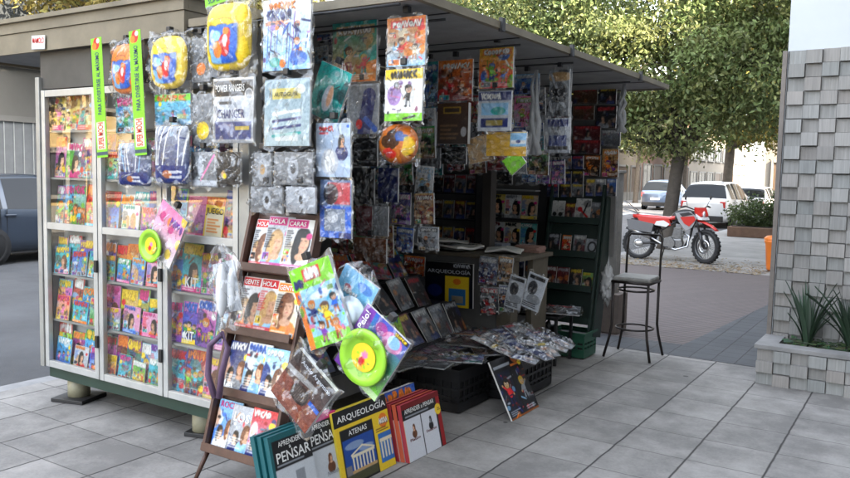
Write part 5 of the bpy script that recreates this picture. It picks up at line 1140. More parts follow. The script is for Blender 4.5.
for si, z in enumerate((.3, .62, .94)):
    for i in range(4):
        kind = (si*4+i)
        arts = [lambda: dvd(.12, .2, 601, 'maroon', .005), lambda: dvd(.12, .2, 602, 'maroon', .005), lambda: dvd(.12, .2, 603, 'black', .005), lambda: glossy(.115, .17, 604, 'lime', 'yellow', 'black', 'red', .005),
                lambda: dvd(.12, .2, 605, 'black', .005), lambda: stuf(606, ['red', 'orange', 'cream', 'red'])(.09, .19), lambda: dvd(.12, .2, 607, 'grey', .005), lambda: plain_fn(608, 'silver', [lambda a: a.ell(.5, .55, .25, .3, 'black', .8), lambda a: a.ell(.5, .55, .16, .2, 'silver')])(.125, .17),
                lambda: plain_fn(609, 'white', [lambda a: a.ell(.3, .35, .1, .1, 'black'), lambda a: a.ell(.72, .35, .1, .1, 'black')])(.14, .2), lambda: dvd(.1, .18, 610, 'maroon', .005), lambda: plain_fn(611, 'white', [lambda a: a.ell(.3, .55, .1, .1, 'red'), lambda a: a.line(.3, .55, .8, .25, .04, 'red'), lambda a: a.line(.75, .8, .55, .4, .03, 'black')])(.15, .23), lambda: dvd(.1, .2, 612, 'grey', .005)]
        labs = ['maroon book, first on the lowest row of the green rack', 'red and white book, second on the lowest row of the green rack', 'black and white book, third on the lowest row of the green rack', 'lime and red booklet ending the lowest row of the green rack', 'black book, first on the middle row of the green rack', 'red and cream striped booklet on the middle row of the green rack', 'dark grey book, third on the middle row of the green rack', 'white booklet with black oval face ending the middle row', 'white print with two black figures, top row of the green rack', 'slim maroon booklet on the top row of the green rack', 'white magazine with red doodle on the top row of the green rack', 'grey booklet ending the top row of the green rack']
        a = arts[kind](); a.a *= .85
        o = item('magazine', labs[kind], 'magazine', a, (0, 0, 0), th=.01, group=GR); o.matrix_world = GM_ @ Matrix.Translation((-.19+i*.127, -.01+.004*i, z+.018+a.H/2))
def wp(W, H):
    a = Art(W, H, 'silver', .004, 5); a.ell(.4, .6, .14, .2, 'black', .8); a.ell(.6, .3, .2, .14, 'grey'); a.rect(.1, .85, .9, .95, 'black'); a.rows(.1, .05, .9, .2, 'black', 3); a.grain(.15); return a
hang('clear_pack', 'white and black printed clear pack hung over the counter legs, nearer the folder', 'pack', wp, (507, 276, 523, 309), 5.56, 'white printed packs by the counter', R(-12), hook=False, bth=.02)
hang('clear_pack', 'white and black printed clear pack hung over the counter legs beside the green rack', 'pack', wp, (524, 274, 543, 310), 5.58, 'white printed packs by the counter', R(-16), hook=False, bth=.02)
a = dvd(.5, .36, 700, 'grey', .006)
tb = empty('side_table', (-2.86, 6.42, 0), 'low dark table with a clear pack between the counter leg and the green rack', 'table'); 
MB().box(-.25, .22, -.2, .2, .42, .44).build('top', DARK, tb); 
for sx in (-.22, .19):
    for sy in (-.17, .17): MB().box(sx-.012, sx+.012, sy-.012, sy+.012, .002, .419).build('leg', DARK, tb)
root = bpy.data.objects.new('flat_pack', None); COL.objects.link(root); tag(root, 'large clear flat pack lying on the low dark table', 'pack'); root.matrix_world = Matrix.Translation((-2.78, 6.4, .47)) @ Matrix.Rotation(R(20), 4, 'Z') @ Matrix.Rotation(R(-88), 4, 'X')
link('printed_card', card_mesh('printed_card', a, .01, 0, (.4, .4, .4), .004), PAPER, root); link('plastic_bag', bag_mesh('plastic_bag', .56, .4, .03, 40), BAG, root)
for i, (box, Y, l) in enumerate([((508, 252, 524, 276), 6.35, 'dark comic under the folded newspaper end of the counter'), ((526, 250, 544, 272), 6.4, 'grey comic next to the dark one beside the counter leg'), ((552, 326, 570, 348), 6.85, 'black refuse bag slumped between crates')][:2]): hang('comic', l, 'comic', lambda W, H: dvd(W, H, 710+i, 'navy', .006), box, Y, None, bag=False)

def stool():
    s = empty('bar_stool', (-2.24, 7.07, 0), 'dark metal bar stool with worn pale seat and loop back', 'stool'); SZ = .755; hw = .17
    Mz = Matrix.Rotation(R(2), 4, 'Z')
    seatm = mat('worn_pale_vinyl', (.3, .29, .27), .6, 0, .45, 14, .2, 60)
    STM = mat('dark_stool_steel', (.03, .024, .022), .4, .5, .3, 20)
    MB().box(-hw, hw, -hw, hw, SZ-.045, SZ, .018, Mz).build('seat', seatm, s)
    MB().tube([(-hw, -hw, SZ-.05), (hw, -hw, SZ-.05), (hw, hw, SZ-.05), (-hw, hw, SZ-.05)], .014, 8, True).build('seat_frame', STM, s)
    for sx in (-1, 1):
        for sy in (-1, 1): MB().tube([(sx*hw*.95, sy*hw*.95, SZ-.055), (sx*hw*.95, sy*hw*.95, .3), (sx*hw*1.02, sy*hw*1.02, .2), (sx*(hw+.045), sy*(hw+.03), .004)], .0125, 8).build('leg', STM, s)
    for z, k in ((SZ-.13, .95), (.27, 1.0)): MB().tube([(hw*k*math.cos(t)*1.0, hw*k*math.sin(t)*1.0, z) for t in np.linspace(0, 2*math.pi, 17)[:-1]], .009, 6, True).build('foot_ring', STM, s)
    MB().tube([(-hw+.01, hw+.01, SZ-.06), (-hw+.01, hw+.02, SZ+.2), (-hw+.01, hw+.05, SZ+.34), (-hw+.03, hw+.055, SZ+.37), (hw-.03, hw+.055, SZ+.37), (hw-.01, hw+.05, SZ+.34), (hw-.01, hw+.02, SZ+.2), (hw-.01, hw+.01, SZ-.06)], .011, 8).build('backrest', STM, s)
stool()
# wrinkled white carrier bag against the stool
c, W, H = rect_on(596, 258, 611, 300, 1, 7.0)
def blob_bag(name, c, W, H, D, m, lab, seed):
    rr = np.random.RandomState(seed); b = bmesh.new(); bmesh.ops.create_icosphere(b, subdivisions=4, radius=1)
    ks = rr.uniform(-9, 9, (10, 3)); ph = rr.rand(10)*6
    for v in b.verts:
        p = np.array(v.co); d = 1+.13*sum(1-2*abs(math.sin(p@ks[i]+ph[i])) for i in range(10))*.5; z = p[2]
        sxy = 1-.35*max(0, z)**1.5; v.co = Vector((p[0]*d*W/2*sxy, p[1]*d*D/2*sxy, z*d*H/2))
    for f in b.faces: f.smooth = True
    me = bpy.data.meshes.new(name); b.to_mesh(me); b.free(); o = link(name, me, m); o.location = c; return tag(o, lab, 'bag')
blob_bag('carrier_bag', c+Vector((.06, -.05, -.03)), W*.95, H*1.05, .12, mat('white_bag_film', (.5, .5, .5), .35, 0, .2, 12), 'crumpled white carrier bag hung on the stool side', 3)
blob_bag('refuse_bag', (-2.95, 6.6, .17), .4, .34, .3, mat('black_bag_film', (.012, .012, .014), .3), 'black refuse bag slumped beside the dark green crate', 5)
blob_bag('refuse_bag', (-2.72, 4.12, .12), .3, .24, .3, MATS['black_bag_film'], 'black refuse bag between red edged volumes and black crates', 8)
# the pole beside the stool
pc = mat('weathered_grey_pole', (.29, .28, .26), .85, 0, .4, 7, .3, 40)
po = empty('street_post', (-2.85, 8.1, 0), 'weathered grey square post behind the bar stool', 'post')
MB().box(-.078, .078, -.078, .078, 0, 1.70, .008).build('shaft', pc, po); MB().box(-.15, .15, -.15, .15, 0, .42, .01).build('base', mat('pinkish_base', (.2, .165, .145), .85, 0, .3, 9), po)
MB().box(-.095, .095, -.095, .095, 1.701, 1.73, .006).build('cap', pc, po)

# ------------------------------------------------------------------ motorcycle
def wheel_parts(parent, name, r, wd, mtx, spokes, rimcol, tyre=RUB, knob=False, disc=False):
    """tyre with a rim sub-part; local axis Y is the axle"""
    A = mtx @ Matrix.Rotation(R(90), 4, 'X')
    tw = wd/2; ri = r*.66 if wd > .13 else r*.78
    b = MB().lathe([(ri, -tw*.8), (r*.9, -tw), (r*.975, -tw*.8), (r, -tw*.4), (r, tw*.4), (r*.975, tw*.8), (r*.9, tw), (ri, tw*.8)], 36, A, True)
    if knob:
        for k in range(26):
            an = 2*math.pi*k/26
            for q in (-1, 1): b.box(r-.006, r+.007, -.018, .018, q*tw*.5-.016, q*tw*.5+.016, 0, A @ Matrix.Rotation(an+(q*.12), 4, 'Z'))
    w_ = b.build(name, tyre, parent)
    rm = MB().lathe([(ri+.003, -tw*.7), (ri*.93, -tw*.72), (ri*.9, 0), (ri*.93, tw*.72), (ri+.003, tw*.7)], 36, A, True)
    hub = .16*r
    rm.lathe([(.001, -tw*.8), (hub, -tw*.8), (hub*.9, 0), (hub, tw*.8), (.001, tw*.8)], 16, A)
    for k in range(spokes):
        an = 2*math.pi*k/spokes
        if wd > .13:
            for zz in (1, -1):
                rm.poly([(hub*.8, -.03), (ri*.95, -.022), (ri*.95, .022), (hub*.8, .03)], -.01, .01) if False else rm.box(hub*.8, ri*.95, -.022*r/.3, .022*r/.3, zz*tw*.78-.008, zz*tw*.78+.008, 0, A @ Matrix.Rotation(an, 4, 'Z'))
        else:
            q = tw*.6*(1 if k % 2 else -1); p0 = A @ Vector((hub*math.cos(an+.3), hub*math.sin(an+.3), q)); p1 = A @ Vector((ri*.92*math.cos(an), ri*.92*math.sin(an), 0)); rm.cyl(p0, p1, .003, n=5)
    rm.build('rim', rimcol, w_)
    if disc: MB().lathe([(r*.28, tw+.012), (r*.42, tw+.012), (r*.42, tw+.016), (r*.28, tw+.016)], 28, A, True).build('brake_disc', CHROME, w_)
    return w_
def motorcycle():
    m = empty('motorcycle', (-5.006, 15.86, 0), 'red white and black trail motorcycle parked across the pavement by the tree', 'motorcycle', rz=R(5.4))
    red = mat('red_fairing', (.5, .022, .016), .28, 0, .05, 20, coat=.4); wht = mat('white_fairing', (.68, .68, .68), .3, 0, .05, 20, coat=.4); blk = mat('black_fairing', (.02, .02, .022), .35)
    eng = mat('engine_alloy', (.22, .22, .22), .42, .7, .35, 30); dk = mat('engine_dark', (.03, .03, .033), .5, .4, .3, 30)
    T = Matrix.Translation
    wheel_parts(m, 'rear_wheel', .325, .11, T((0, 0, .325)), 28, mat('dull_rim', (.12, .12, .125), .4, .7), knob=True)
    st_ = R(-34); piv = Vector((1.13, 0, .9)); F = T(piv) @ Matrix.Rotation(st_, 4, 'Z') @ T(-piv)
    wheel_parts(m, 'front_wheel', .335, .095, F @ T((1.37, 0, .335)), 28, MATS['dull_rim'], knob=True, disc=True)
    b = MB()
    for s in (-1, 1): b.cyl(F @ Vector((1.37, s*.085, .335)), F @ Vector((1.27, s*.085, .62)), .03).cyl(F @ Vector((1.28, s*.085, .58)), F @ Vector((1.11, s*.085, 1.03)), .022)
    b.build('fork', blk, m)
    MB().tube([F @ Vector(p) for p in ((1.06, -.4, 1.1), (1.09, -.3, 1.12), (1.12, -.12, 1.06), (1.12, .12, 1.06), (1.09, .3, 1.12), (1.06, .4, 1.1))], .012).cyl(F @ Vector((1.06, -.41, 1.1)), F @ Vector((1.085, -.3, 1.12)), .018).cyl(F @ Vector((1.06, .41, 1.1)), F @ Vector((1.085, .3, 1.12)), .018).build('handlebar', dk, m)
    for s in (-1, 1): MB().tube([F @ Vector((1.1, s*.27, 1.12)), F @ Vector((1.12, s*.33, 1.25))], .006).sph(F @ Vector((1.12, s*.35, 1.29)), .06, (.35, 1, .75)).build('mirror', blk, m)
    # beak mudguard, headlight mask
    def arc_plate(pts, wfun, th, name, mt, mm=Matrix()):
        b = MB(); n = len(pts); top = []; 
        for i, (x, z) in enumerate(pts):
            w_ = wfun(i/(n-1)); top.append([b.bm.verts.new(mm @ Vector((x, y*w_, z+(.02*(1-abs(y))))) ) for y in (-1, -.5, 0, .5, 1)]+[b.bm.verts.new(mm @ Vector((x, y*w_, z-th))) for y in (1, 0, -1)])
        for i in range(n-1):
            A, B = top[i], top[i+1]; k = len(A)
            for j in range(k): f = b.bm.faces.new((A[j], B[j], B[(j+1) % k], A[(j+1) % k])); f.smooth = True
        b.bm.faces.new(top[0]); b.bm.faces.new(top[-1][::-1]); return b.build(name, mt, m)
    arc_plate([(1.02, .83), (1.15, .84), (1.3, .82), (1.48, .76), (1.62, .68)], lambda t: .075*(1-.45*t), .02, 'front_mudguard', red, F)
    MB().poly([(1.13, .86), (1.25, .84), (1.31, .95), (1.24, 1.1), (1.12, 1.1)], -.1, .1).build('headlight_mask', red, m, F); 
    MB().sph(F @ Vector((1.285, 0, .965)), .075, (.35, 1, .9)).build('headlight', mat('lamp_glass', (.6, .62, .65), .1), m)
    MB().poly([(1.16, .98), (1.325, .9), (1.335, .86), (1.16, .87)], -.101, .101).build('mask_side', wht, m, F)
    # tank with shrouds, seat, tail, side panels
    MB().sph((.86, 0, .9), .2, (1.25, .58, .75), 16, Matrix.Rotation(R(-10), 4, 'Y')).build('fuel_tank', blk, m)
    for s in (-1, 1):
        MB().poly([(.72, .98), (1.0, 1.02), (1.14, .9), (1.05, .7), (.93, .64), (.8, .8)], s*.12, s*.17).build('tank_shroud', mat('grey_fairing', (.3, .3, .31), .35, 0, .1, 20), m)
        MB().poly([(.82, .9), (1.08, .93), (1.12, .86), (1.0, .72), (.9, .78)], s*.171, s*.18).build('shroud_panel', red, m)
        MB().poly([(.8, .97), (.98, 1.005), (1.06, .96), (.86, .91)], s*.1715, s*.178).build('shroud_decal', blk, m)
        MB().poly([(.02, .78), (.5, .7), (.64, .72), (.6, .86), (.3, .86), (-.05, .9)], s*.1, s*.15).build('side_panel', red, m)
        MB().poly([(.32, .72), (.56, .69), (.62, .75), (.5, .82), (.36, .8)], s*.151, s*.158).build('panel_decal', wht, m)
        MB().poly([(-.18, .62), (.28, .56), (.32, .74), (.0, .8), (-.22, .82)], s*.158, s*.24).build('side_bag', mat('grey_side_bag', (.12, .12, .125), .7), m)
    arc_plate([(-.12, .92), (.1, .905), (.35, .89), (.58, .875), (.72, .92), (.82, .98)], lambda t: .125-.05*t, .07, 'seat', red)
    arc_plate([(-.46, .82), (-.36, .9), (-.2, .93), (-.05, .92)], lambda t: .06+.06*t, .025, 'rear_mudguard', wht)
    MB().box(-.44, -.4, -.06, .06, .77, .83, .01).build('tail_lamp', red, m)
    b = MB().tube([(.0, -.12, .93), (-.3, -.12, 1.0), (-.36, 0, 1.01), (-.3, .12, 1.0), (0, .12, .93)], .01).tube([(-.05, -.11, .98), (-.33, -.08, 1.18), (-.33, .08, 1.18), (-.05, .11, .98)], .01); b.build('rack', mat('rack_steel', (.3, .3, .3), .4, .6), m)
    # frame, engine, exhaust
    b = MB()
    for s in (-1, 1): b.tube([(1.08, s*.03, .95), (1.0, s*.08, .5), (.9, s*.1, .3), (.5, s*.11, .28), (.42, s*.11, .6), (.8, s*.06, .85)], .016).tube([(.45, s*.1, .62), (-.1, s*.1, .85)], .013).tube([(.45, s*.09, .36), (0, s*.085, .325)], .02)
    b.cyl((.4, 0, .72), (.3, 0, .42), .045); b.build('frame', blk, m)
    e = MB().box(.5, .86, -.11, .11, .28, .46, .03).cyl((.62, -.17, .37), (.62, .17, .37), .115, n=20).cyl((.8, -.13, .36), (.8, .13, .36), .075, n=18); e.build('crankcase', eng, m)
    e = MB()
    for k in range(7): e.box(.66, .86, -.095, .095, .47+k*.03, .487+k*.03, .004, T((.75, 0, .5)) @ Matrix.Rotation(R(14), 4, 'Y') @ T((-.75, 0, -.5)))
    e.box(.69, .83, -.075, .075, .46, .68); e.build('cylinder', eng, m)
    MB().tube([(.86, -.06, .6), (1.0, -.1, .52), (.98, -.14, .32), (.75, -.15, .24), (.45, -.15, .36), (.2, -.16, .5)], .02).cyl((.25, -.16, .47), (-.22, -.17, .66), .042, .05, 16).build('exhaust', CHROME, m)
    MB().tube([(.5, -.16, .29), (.62, -.24, .29)], .012).tube([(.5, .12, .3), (.42, .24, .01)], .011).tube([(.36, -.16, .3), (.28, -.26, .3)], .01).build('side_stand', dk, m)
    MB().lathe([(.07, -.004), (.09, -.004), (.09, .004), (.07, .004)], 24, T((0, -.075, .325)) @ Matrix.Rotation(R(90), 4, 'X'), True).build('sprocket', CHROME, m)
    MB().sph((.02, -.1, .325), .06, (1.5, .3, 1)).build('hub_cover', CHROME, m)
motorcycle()

# ------------------------------------------------------------------ cars
def car(name, label, loc, rz, roof, width, belt, paint, L, wheelx, r, glassx, roofw=.72, rimmat=None, group='cars along the street'):
    c = empty(name, loc, label, 'car', group, rz)
    xs = np.unique(np.concatenate([np.linspace(0, L, 46), [p[0] for p in roof]])); zr = np.interp(xs, *zip(*roof)); zb = np.minimum(np.interp(xs, *zip(*belt)), zr-.012); hw = np.interp(xs, *zip(*width))
    k = np.array([.2, .6, .2]); 
    for a in (hw,): a[1:-1] = np.convolve(a, k, 'valid')
    rows = []
    for i, x in enumerate(xs):
        h = zr[i]-zb[i]; w_ = hw[i]; re = w_*(.965-(1-roofw)*min(1, h/.62)); 
        half = [(w_*.88, .22), (w_*.96, .28), (w_*.995, .42), (w_, .58), (w_*.99, .58+(zb[i]-.58)*.6), (w_*.965, zb[i]), (w_*.965-(w_*.965-re)*.5, zb[i]+h*.5*.98), (re, zb[i]+h*.9), (re-.07, zb[i]+h*.975), (re*.45, zr[i]+.008), (0, zr[i]+.014)]
        half = [(y, min(z, zr[i]+.014)) for y, z in half]
        rows.append([(x, -y, z) for y, z in half]+[(x, y, z) for y, z in half[-2::-1]])
    G = np.array(rows); n, mcols, _ = G.shape
    def grab(nm, mt, cond, off=0, parent=c, smooth=True):
        Q, ids, V = [], {}, []
        def vid(i, j):
            if (i, j) not in ids:
                p = G[i, j].copy()
                if off: p[1] += off*np.sign(p[1]); p[2] += off*.4 if abs(p[1]) < .75*hw[i] else 0
                if off: p[0] += (-off if xs[i] < L/2 else off)*.8
                ids[(i, j)] = len(V); V.append(p)
            return ids[(i, j)]
        for i in range(n-1):
            for j in range(mcols-1):
                if cond((xs[i]+xs[i+1])/2, j): Q.append((vid(i, j), vid(i, j+1), vid(i+1, j+1), vid(i+1, j)))
        return link(nm, mesh_np(nm, V, Q, None, smooth), mt, parent)
    mc = mcols-1
    V = G.reshape(-1, 3); i = np.arange(n-1)[:, None]*mcols+np.arange(mc)[None]; Q = np.stack([i, i+1, i+mcols+1, i+mcols], -1).reshape(-1, 4)
    caps = [[(mcols*a+j), (mcols*a+mc-j), (mcols*a+mc-j-1), (mcols*a+j+1)] for a in (0, n-1) for j in range(mc//2)]
    Q = np.concatenate([Q, np.array(caps), [[0, mc, mcols*(n-1)+mc, mcols*(n-1)]]])
    link('body', mesh_np('body', V, Q, None, True), paint, c)
    gl_ = mat('car_glass', (.012, .014, .016), .05, 0, 0, spec=.22)
    side = lambda j: j in (5, 6) or j in (mc-6, mc-7)
    (r0, r1), (s0, s1, s2, s3), (f0, f1) = glassx
    grab('rear_window', gl_, lambda x, j: r0 < x < r1 and 7 <= j <= mc-8, .006)
    grab('windscreen', gl_, lambda x, j: f0 < x < f1 and 7 <= j <= mc-8, .006)
    for a, b_ in ((s0, s1), (s1+.07, s2), (s2+.07, s3)):
        for sd in (0, 1): grab('side_window', gl_, lambda x, j: a < x < b_ and j in ((5, 6) if sd == 0 else (mc-6, mc-7)), .005)
    arch = mat('arch_black', (.008, .008, .009), .8)
    for wx in wheelx:
        w_ = float(np.interp(wx, xs, hw))
        for s in (-1, 1):
            MB().lathe([(.001, 0), (r*1.12, 0), (r*1.12, .012), (.001, .012)], 28, Matrix.Translation((wx, s*(w_+.004), r)) @ Matrix.Rotation(R(-90*s), 4, 'X')).build('wheel_arch', arch, c)
            wheel_parts(c, 'wheel', r, .2, Matrix.Translation((wx, s*(w_-.075), r)), 7, rimmat or CHROME)
    red = mat('tail_lamp_red', (.42, .02, .02), .2, 0, .1, 20, coat=.5)
    for s in (-1, 1):
        y = float(hw[1])
        zc_ = float(np.interp(.12, *zip(*belt)))
        MB().box(.01, .3, s*(y-.19), s*(y+.012), zc_-.26, zc_-.02, .03).build('tail_lamp', red, c)
        MB().box(L-.45, L-.03, s*(hw[-3]-.24), s*(hw[-3]+.0), .62, .76, .03).build('headlight', mat('lamp_glass', (.6, .62, .65), .1), c)
        mx_ = s3-.05; MB().sph((mx_, s*(float(np.interp(mx_, xs, hw))+.09), float(np.interp(mx_, *zip(*belt)))+.06), .11, (.6, 1, .7)).build('mirror', paint, c)
    MB().box(-.035, .12, -hw[1]*.95, hw[1]*.95, .24, .46, .03).build('bumper', BLACK, c)
    MB().box(-.014, .01, -.26, .26, .58 if zr[0] > .7 else .5, .69 if zr[0] > .7 else .6).build('number_plate', mat('plate_white', (.6, .6, .6), .5), c)
    for s in (-1, 1):
        for hx in (s1+.02, s2+.02): MB().box(hx-.02, hx+.18, s*(float(np.interp(hx, xs, hw))-.005), s*(float(np.interp(hx, xs, hw))+.022), float(np.interp(hx, *zip(*belt)))-.13, float(np.interp(hx, *zip(*belt)))-.095, .008).build('door_handle', paint, c)
        for hx in (s0+.35, s1+.035, s2+.035, s3+.1): MB().box(hx-.004, hx+.004, s*(float(np.interp(hx, xs, hw))*.99), s*(float(np.interp(hx, xs, hw))+.002), .32, float(np.interp(hx, *zip(*belt)))).build('door_seam', BLACK, c)
    return c
def carpaint(n, c, metal=.3): return mat(n, c, .28, metal, .06, 3, coat=.8)
SUVR = [(0, .92), (.06, 1.02), (.16, 1.1), (.42, 1.55), (.62, 1.66), (1.4, 1.71), (2.3, 1.7), (2.8, 1.6), (3.5, 1.12), (4.1, 1.02), (4.4, .85), (4.5, .62)]
SUVW = [(0, .74), (.12, .84), (.6, .9), (2, .915), (3.8, .89), (4.3, .8), (4.5, .62)]
SUVB = [(0, .86), (.16, 1.06), (.5, 1.08), (2.5, 1.03), (3.4, 1.0), (4.2, .92), (4.5, .6)]
SUVG = ((.14, .46), (.55, 1.1, 1.95, 2.95), (2.82, 3.46))
HR = [(0, .8), (.08, .95), (.2, 1.04), (.55, 1.42), (.8, 1.48), (1.7, 1.52), (2.2, 1.49), (2.7, 1.36), (3.3, 1.02), (3.8, .94), (4.1, .78), (4.2, .56)]
HW = [(0, .7), (.15, .8), (.6, .86), (2, .88), (3.5, .85), (4.0, .76), (4.2, .58)]
HB = [(0, .76), (.2, .98), (.5, 1.0), (2.3, .96), (3.2, .93), (3.9, .84), (4.2, .54)]
HG = ((.18, .58), (.62, 1.05, 1.85, 2.8), (2.66, 3.26))
car('parked_suv', 'white sport utility car parked along the kerb beyond the motorcycle', (-7.05, 29.6, -.12), R(88), SUVR, SUVW, SUVB, carpaint('white_car_paint', (.6, .6, .6), 0), 4.5, (.85, 3.55), .345, SUVG)
car('driving_car', 'dusty blue car farther down the street, left of the tree trunk', (-13.1, 44, -.12), R(90), SUVR, SUVW, SUVB, carpaint('silver_blue_paint', (.07, .1, .16), .2), 4.5, (.85, 3.55), .345, SUVG)
BR = [(0, .85), (.05, 1.0), (.1, 1.1), (.3, 1.5), (.5, 1.56), (1.7, 1.6), (2.2, 1.57), (2.7, 1.4), (3.3, 1.04), (3.8, .95), (4.1, .78), (4.2, .56)]
car('parked_hatchback', 'dark blue hatchback parked across the road behind the kiosk', (-14.55, 6.45, -.12), R(90), BR, HW, HB, carpaint('dark_blue_paint', (.03, .043, .065), .2), 4.2, (.78, 3.35), .325, HG, rimmat=mat('dark_rim', (.06, .06, .065), .35, .8))
car('parked_car', 'white car parked just beyond the white sport utility car', (-6.9, 36.6, -.12), R(88), HR, HW, HB, MATS['white_car_paint'], 4.2, (.78, 3.35), .325, HG)
car('crossing_car', 'dark grey car glimpsed at the stone wall edge beyond the bush', (-5.4, 41.5, -.12), R(12), HR, HW, HB, carpaint('dark_grey_paint', (.09, .095, .1), .4), 4.2, (.78, 3.35), .325, HG)
car('parked_car', 'white car half hidden by the grey post beside the kiosk', (-15.2, 38, -.12), R(90), HR, HW, HB, MATS['white_car_paint'], 4.2, (.78, 3.35), .325, HG)

# ------------------------------------------------------------------ street facades
def facade(label, y0, y1, h, colr, seed, x=-19.0, shop=True, nwin=4, floors=3, grille=False, depth=9, trim=(.2, .19, .17)):
    rr = random.Random(seed); b = empty('street_building', (x, (y0+y1)/2, 0), label, 'building', 'buildings along the far side of the street'); inv = Matrix.Translation((-x, -(y0+y1)/2, 0))
    pm = mat(f'facade_{seed}', colr, .85, 0, .18, .8, .1, 8); tm = mat(f'trim_{seed}', trim, .8, 0, .15, 2); wm = mat('dark_window', (.04, .045, .05), .15); dm = mat('brown_door', (.1, .065, .04), .6, 0, .3, 3); gm = mat('grey_grille', (.2, .21, .22), .5, .4, .2, 4)
    MB().box(x-depth, x, y0, y1-.01, 0, h).build('wall', pm, b, inv)
    MB().box(x-depth-.05, x+.25, y0-.0, y1-.02, h+.002, h+.3).build('cornice', tm, b, inv)
    fl = h/floors; step = (y1-y0)/nwin
    for k in range(floors):
        for i in range(nwin):
            yc = y0+step*(i+.5); ww = step*.36; z0 = k*fl+(.02 if k == 0 and rr.random() < .6 else .9); z1 = k*fl+min(2.7, fl-.35)
            door = z0 < k*fl+.5
            f = MB().box(x+.002, x+.09, yc-ww-.12, yc-ww, z0, z1+.12).box(x+.002, x+.09, yc+ww, yc+ww+.12, z0, z1+.12).box(x+.002, x+.1, yc-ww, yc+ww, z1, z1+.14).build('door_frame' if door else 'window_frame', tm, b, inv)
            MB().box(x+.001, x+.03, yc-ww+.001, yc+ww-.001, z0, z1-.001).build('door_leaf' if door else 'pane', gm if (grille and k == 0) else dm if door else wm, f)
            if not door:
                g = MB().box(x+.032, x+.05, yc-.03, yc+.03, z0, z1-.002).box(x+.002, x+.16, yc-ww-.14, yc+ww+.14, z0-.1, z0-.002); g.build('sash', tm, f)
            if grille and k == 0:
                g = MB(); 
                for q in range(12): yy = yc-ww+.04+(2*ww-.08)*q/11; g.box(x+.06, x+.075, yy-.008, yy+.008, z0, z1-.003)
                g.build('grille', ALU, f)
    MB().box(x+.002, x+.05, y0, y1-.015, 0, .62).build('plinth', tm, b, inv)
    return b
facade('long cream building with arched grey doors behind the far parked cars', 45, 60, 8.5, (.2, .165, .12), 21, nwin=5)
facade('pinkish brick building at the far bend, beside the cream one', 60, 74, 9.5, (.19, .11, .08), 22, nwin=5)
facade('pale cream building closing the far end of the street', 74, 100, 8, (.2, .175, .14), 23, nwin=8)
facade('salmon toned house just left of the far silver blue car', 30, 45, 7, (.2, .13, .09), 24, nwin=5)
facade('grey plastered building with barred ground floor behind the dark blue hatchback', 5.5, 17, 6.5, (.12, .117, .108), 25, nwin=3, floors=2, grille=True, trim=(.15, .147, .138))
facade('ochre house farther along behind the kiosk', 17, 30, 7.5, (.2, .16, .11), 26, nwin=4)
facade('yellow ochre building mirrored in the showcase glass', -12, 5.5, 7.0, (.5, .37, .17), 27, nwin=6)
facade('cream building beyond the ochre one, across the road behind the viewer', -32, -12, 8, (.48, .42, .32), 28, nwin=6)
e = facade('cream walled block standing past the cross street', -13, 3, 12, (.2, .18, .15), 29, x=0, nwin=5, depth=40); e.rotation_euler = (0, 0, R(-90)); e.location = (0, 47.5, 0)  # height and depth stretched to keep sun off the far facades

# low brick planter with bush, orange bin, brick pier
bp_ = empty('brick_planter', (-3.3, 24.9, 0), 'low brown brick planter holding the green bush by the far kerb', 'planter')
MB().box(-1.7, 1.5, -.8, .8, .001, .3, .02).build('wall', mat('brown_brick', (.2, .12, .085), .85, 0, .35, 6, .3, 14), bp_); MB().box(-1.6, 1.4, -.7, .7, .301, .32).build('soil', SOIL, bp_)
bn_ = empty('litter_bin', (-2.3, 15.45, 0), 'orange plastic bin standing past the stone wall corner', 'bin'); om = mat('orange_plastic', (.62, .16, .02), .4, 0, .12, 6)
MB().lathe([(.001, .02), (.17, .02), (.185, .06), (.22, .5), (.24, .54), (.24, .58), (.21, .58), (.17, .08), (.001, .08)], 28).build('body', om, bn_); MB().lathe([(.243, .582), (.245, .61), (.2, .65), (.001, .67)], 28).build('lid', om, bn_)

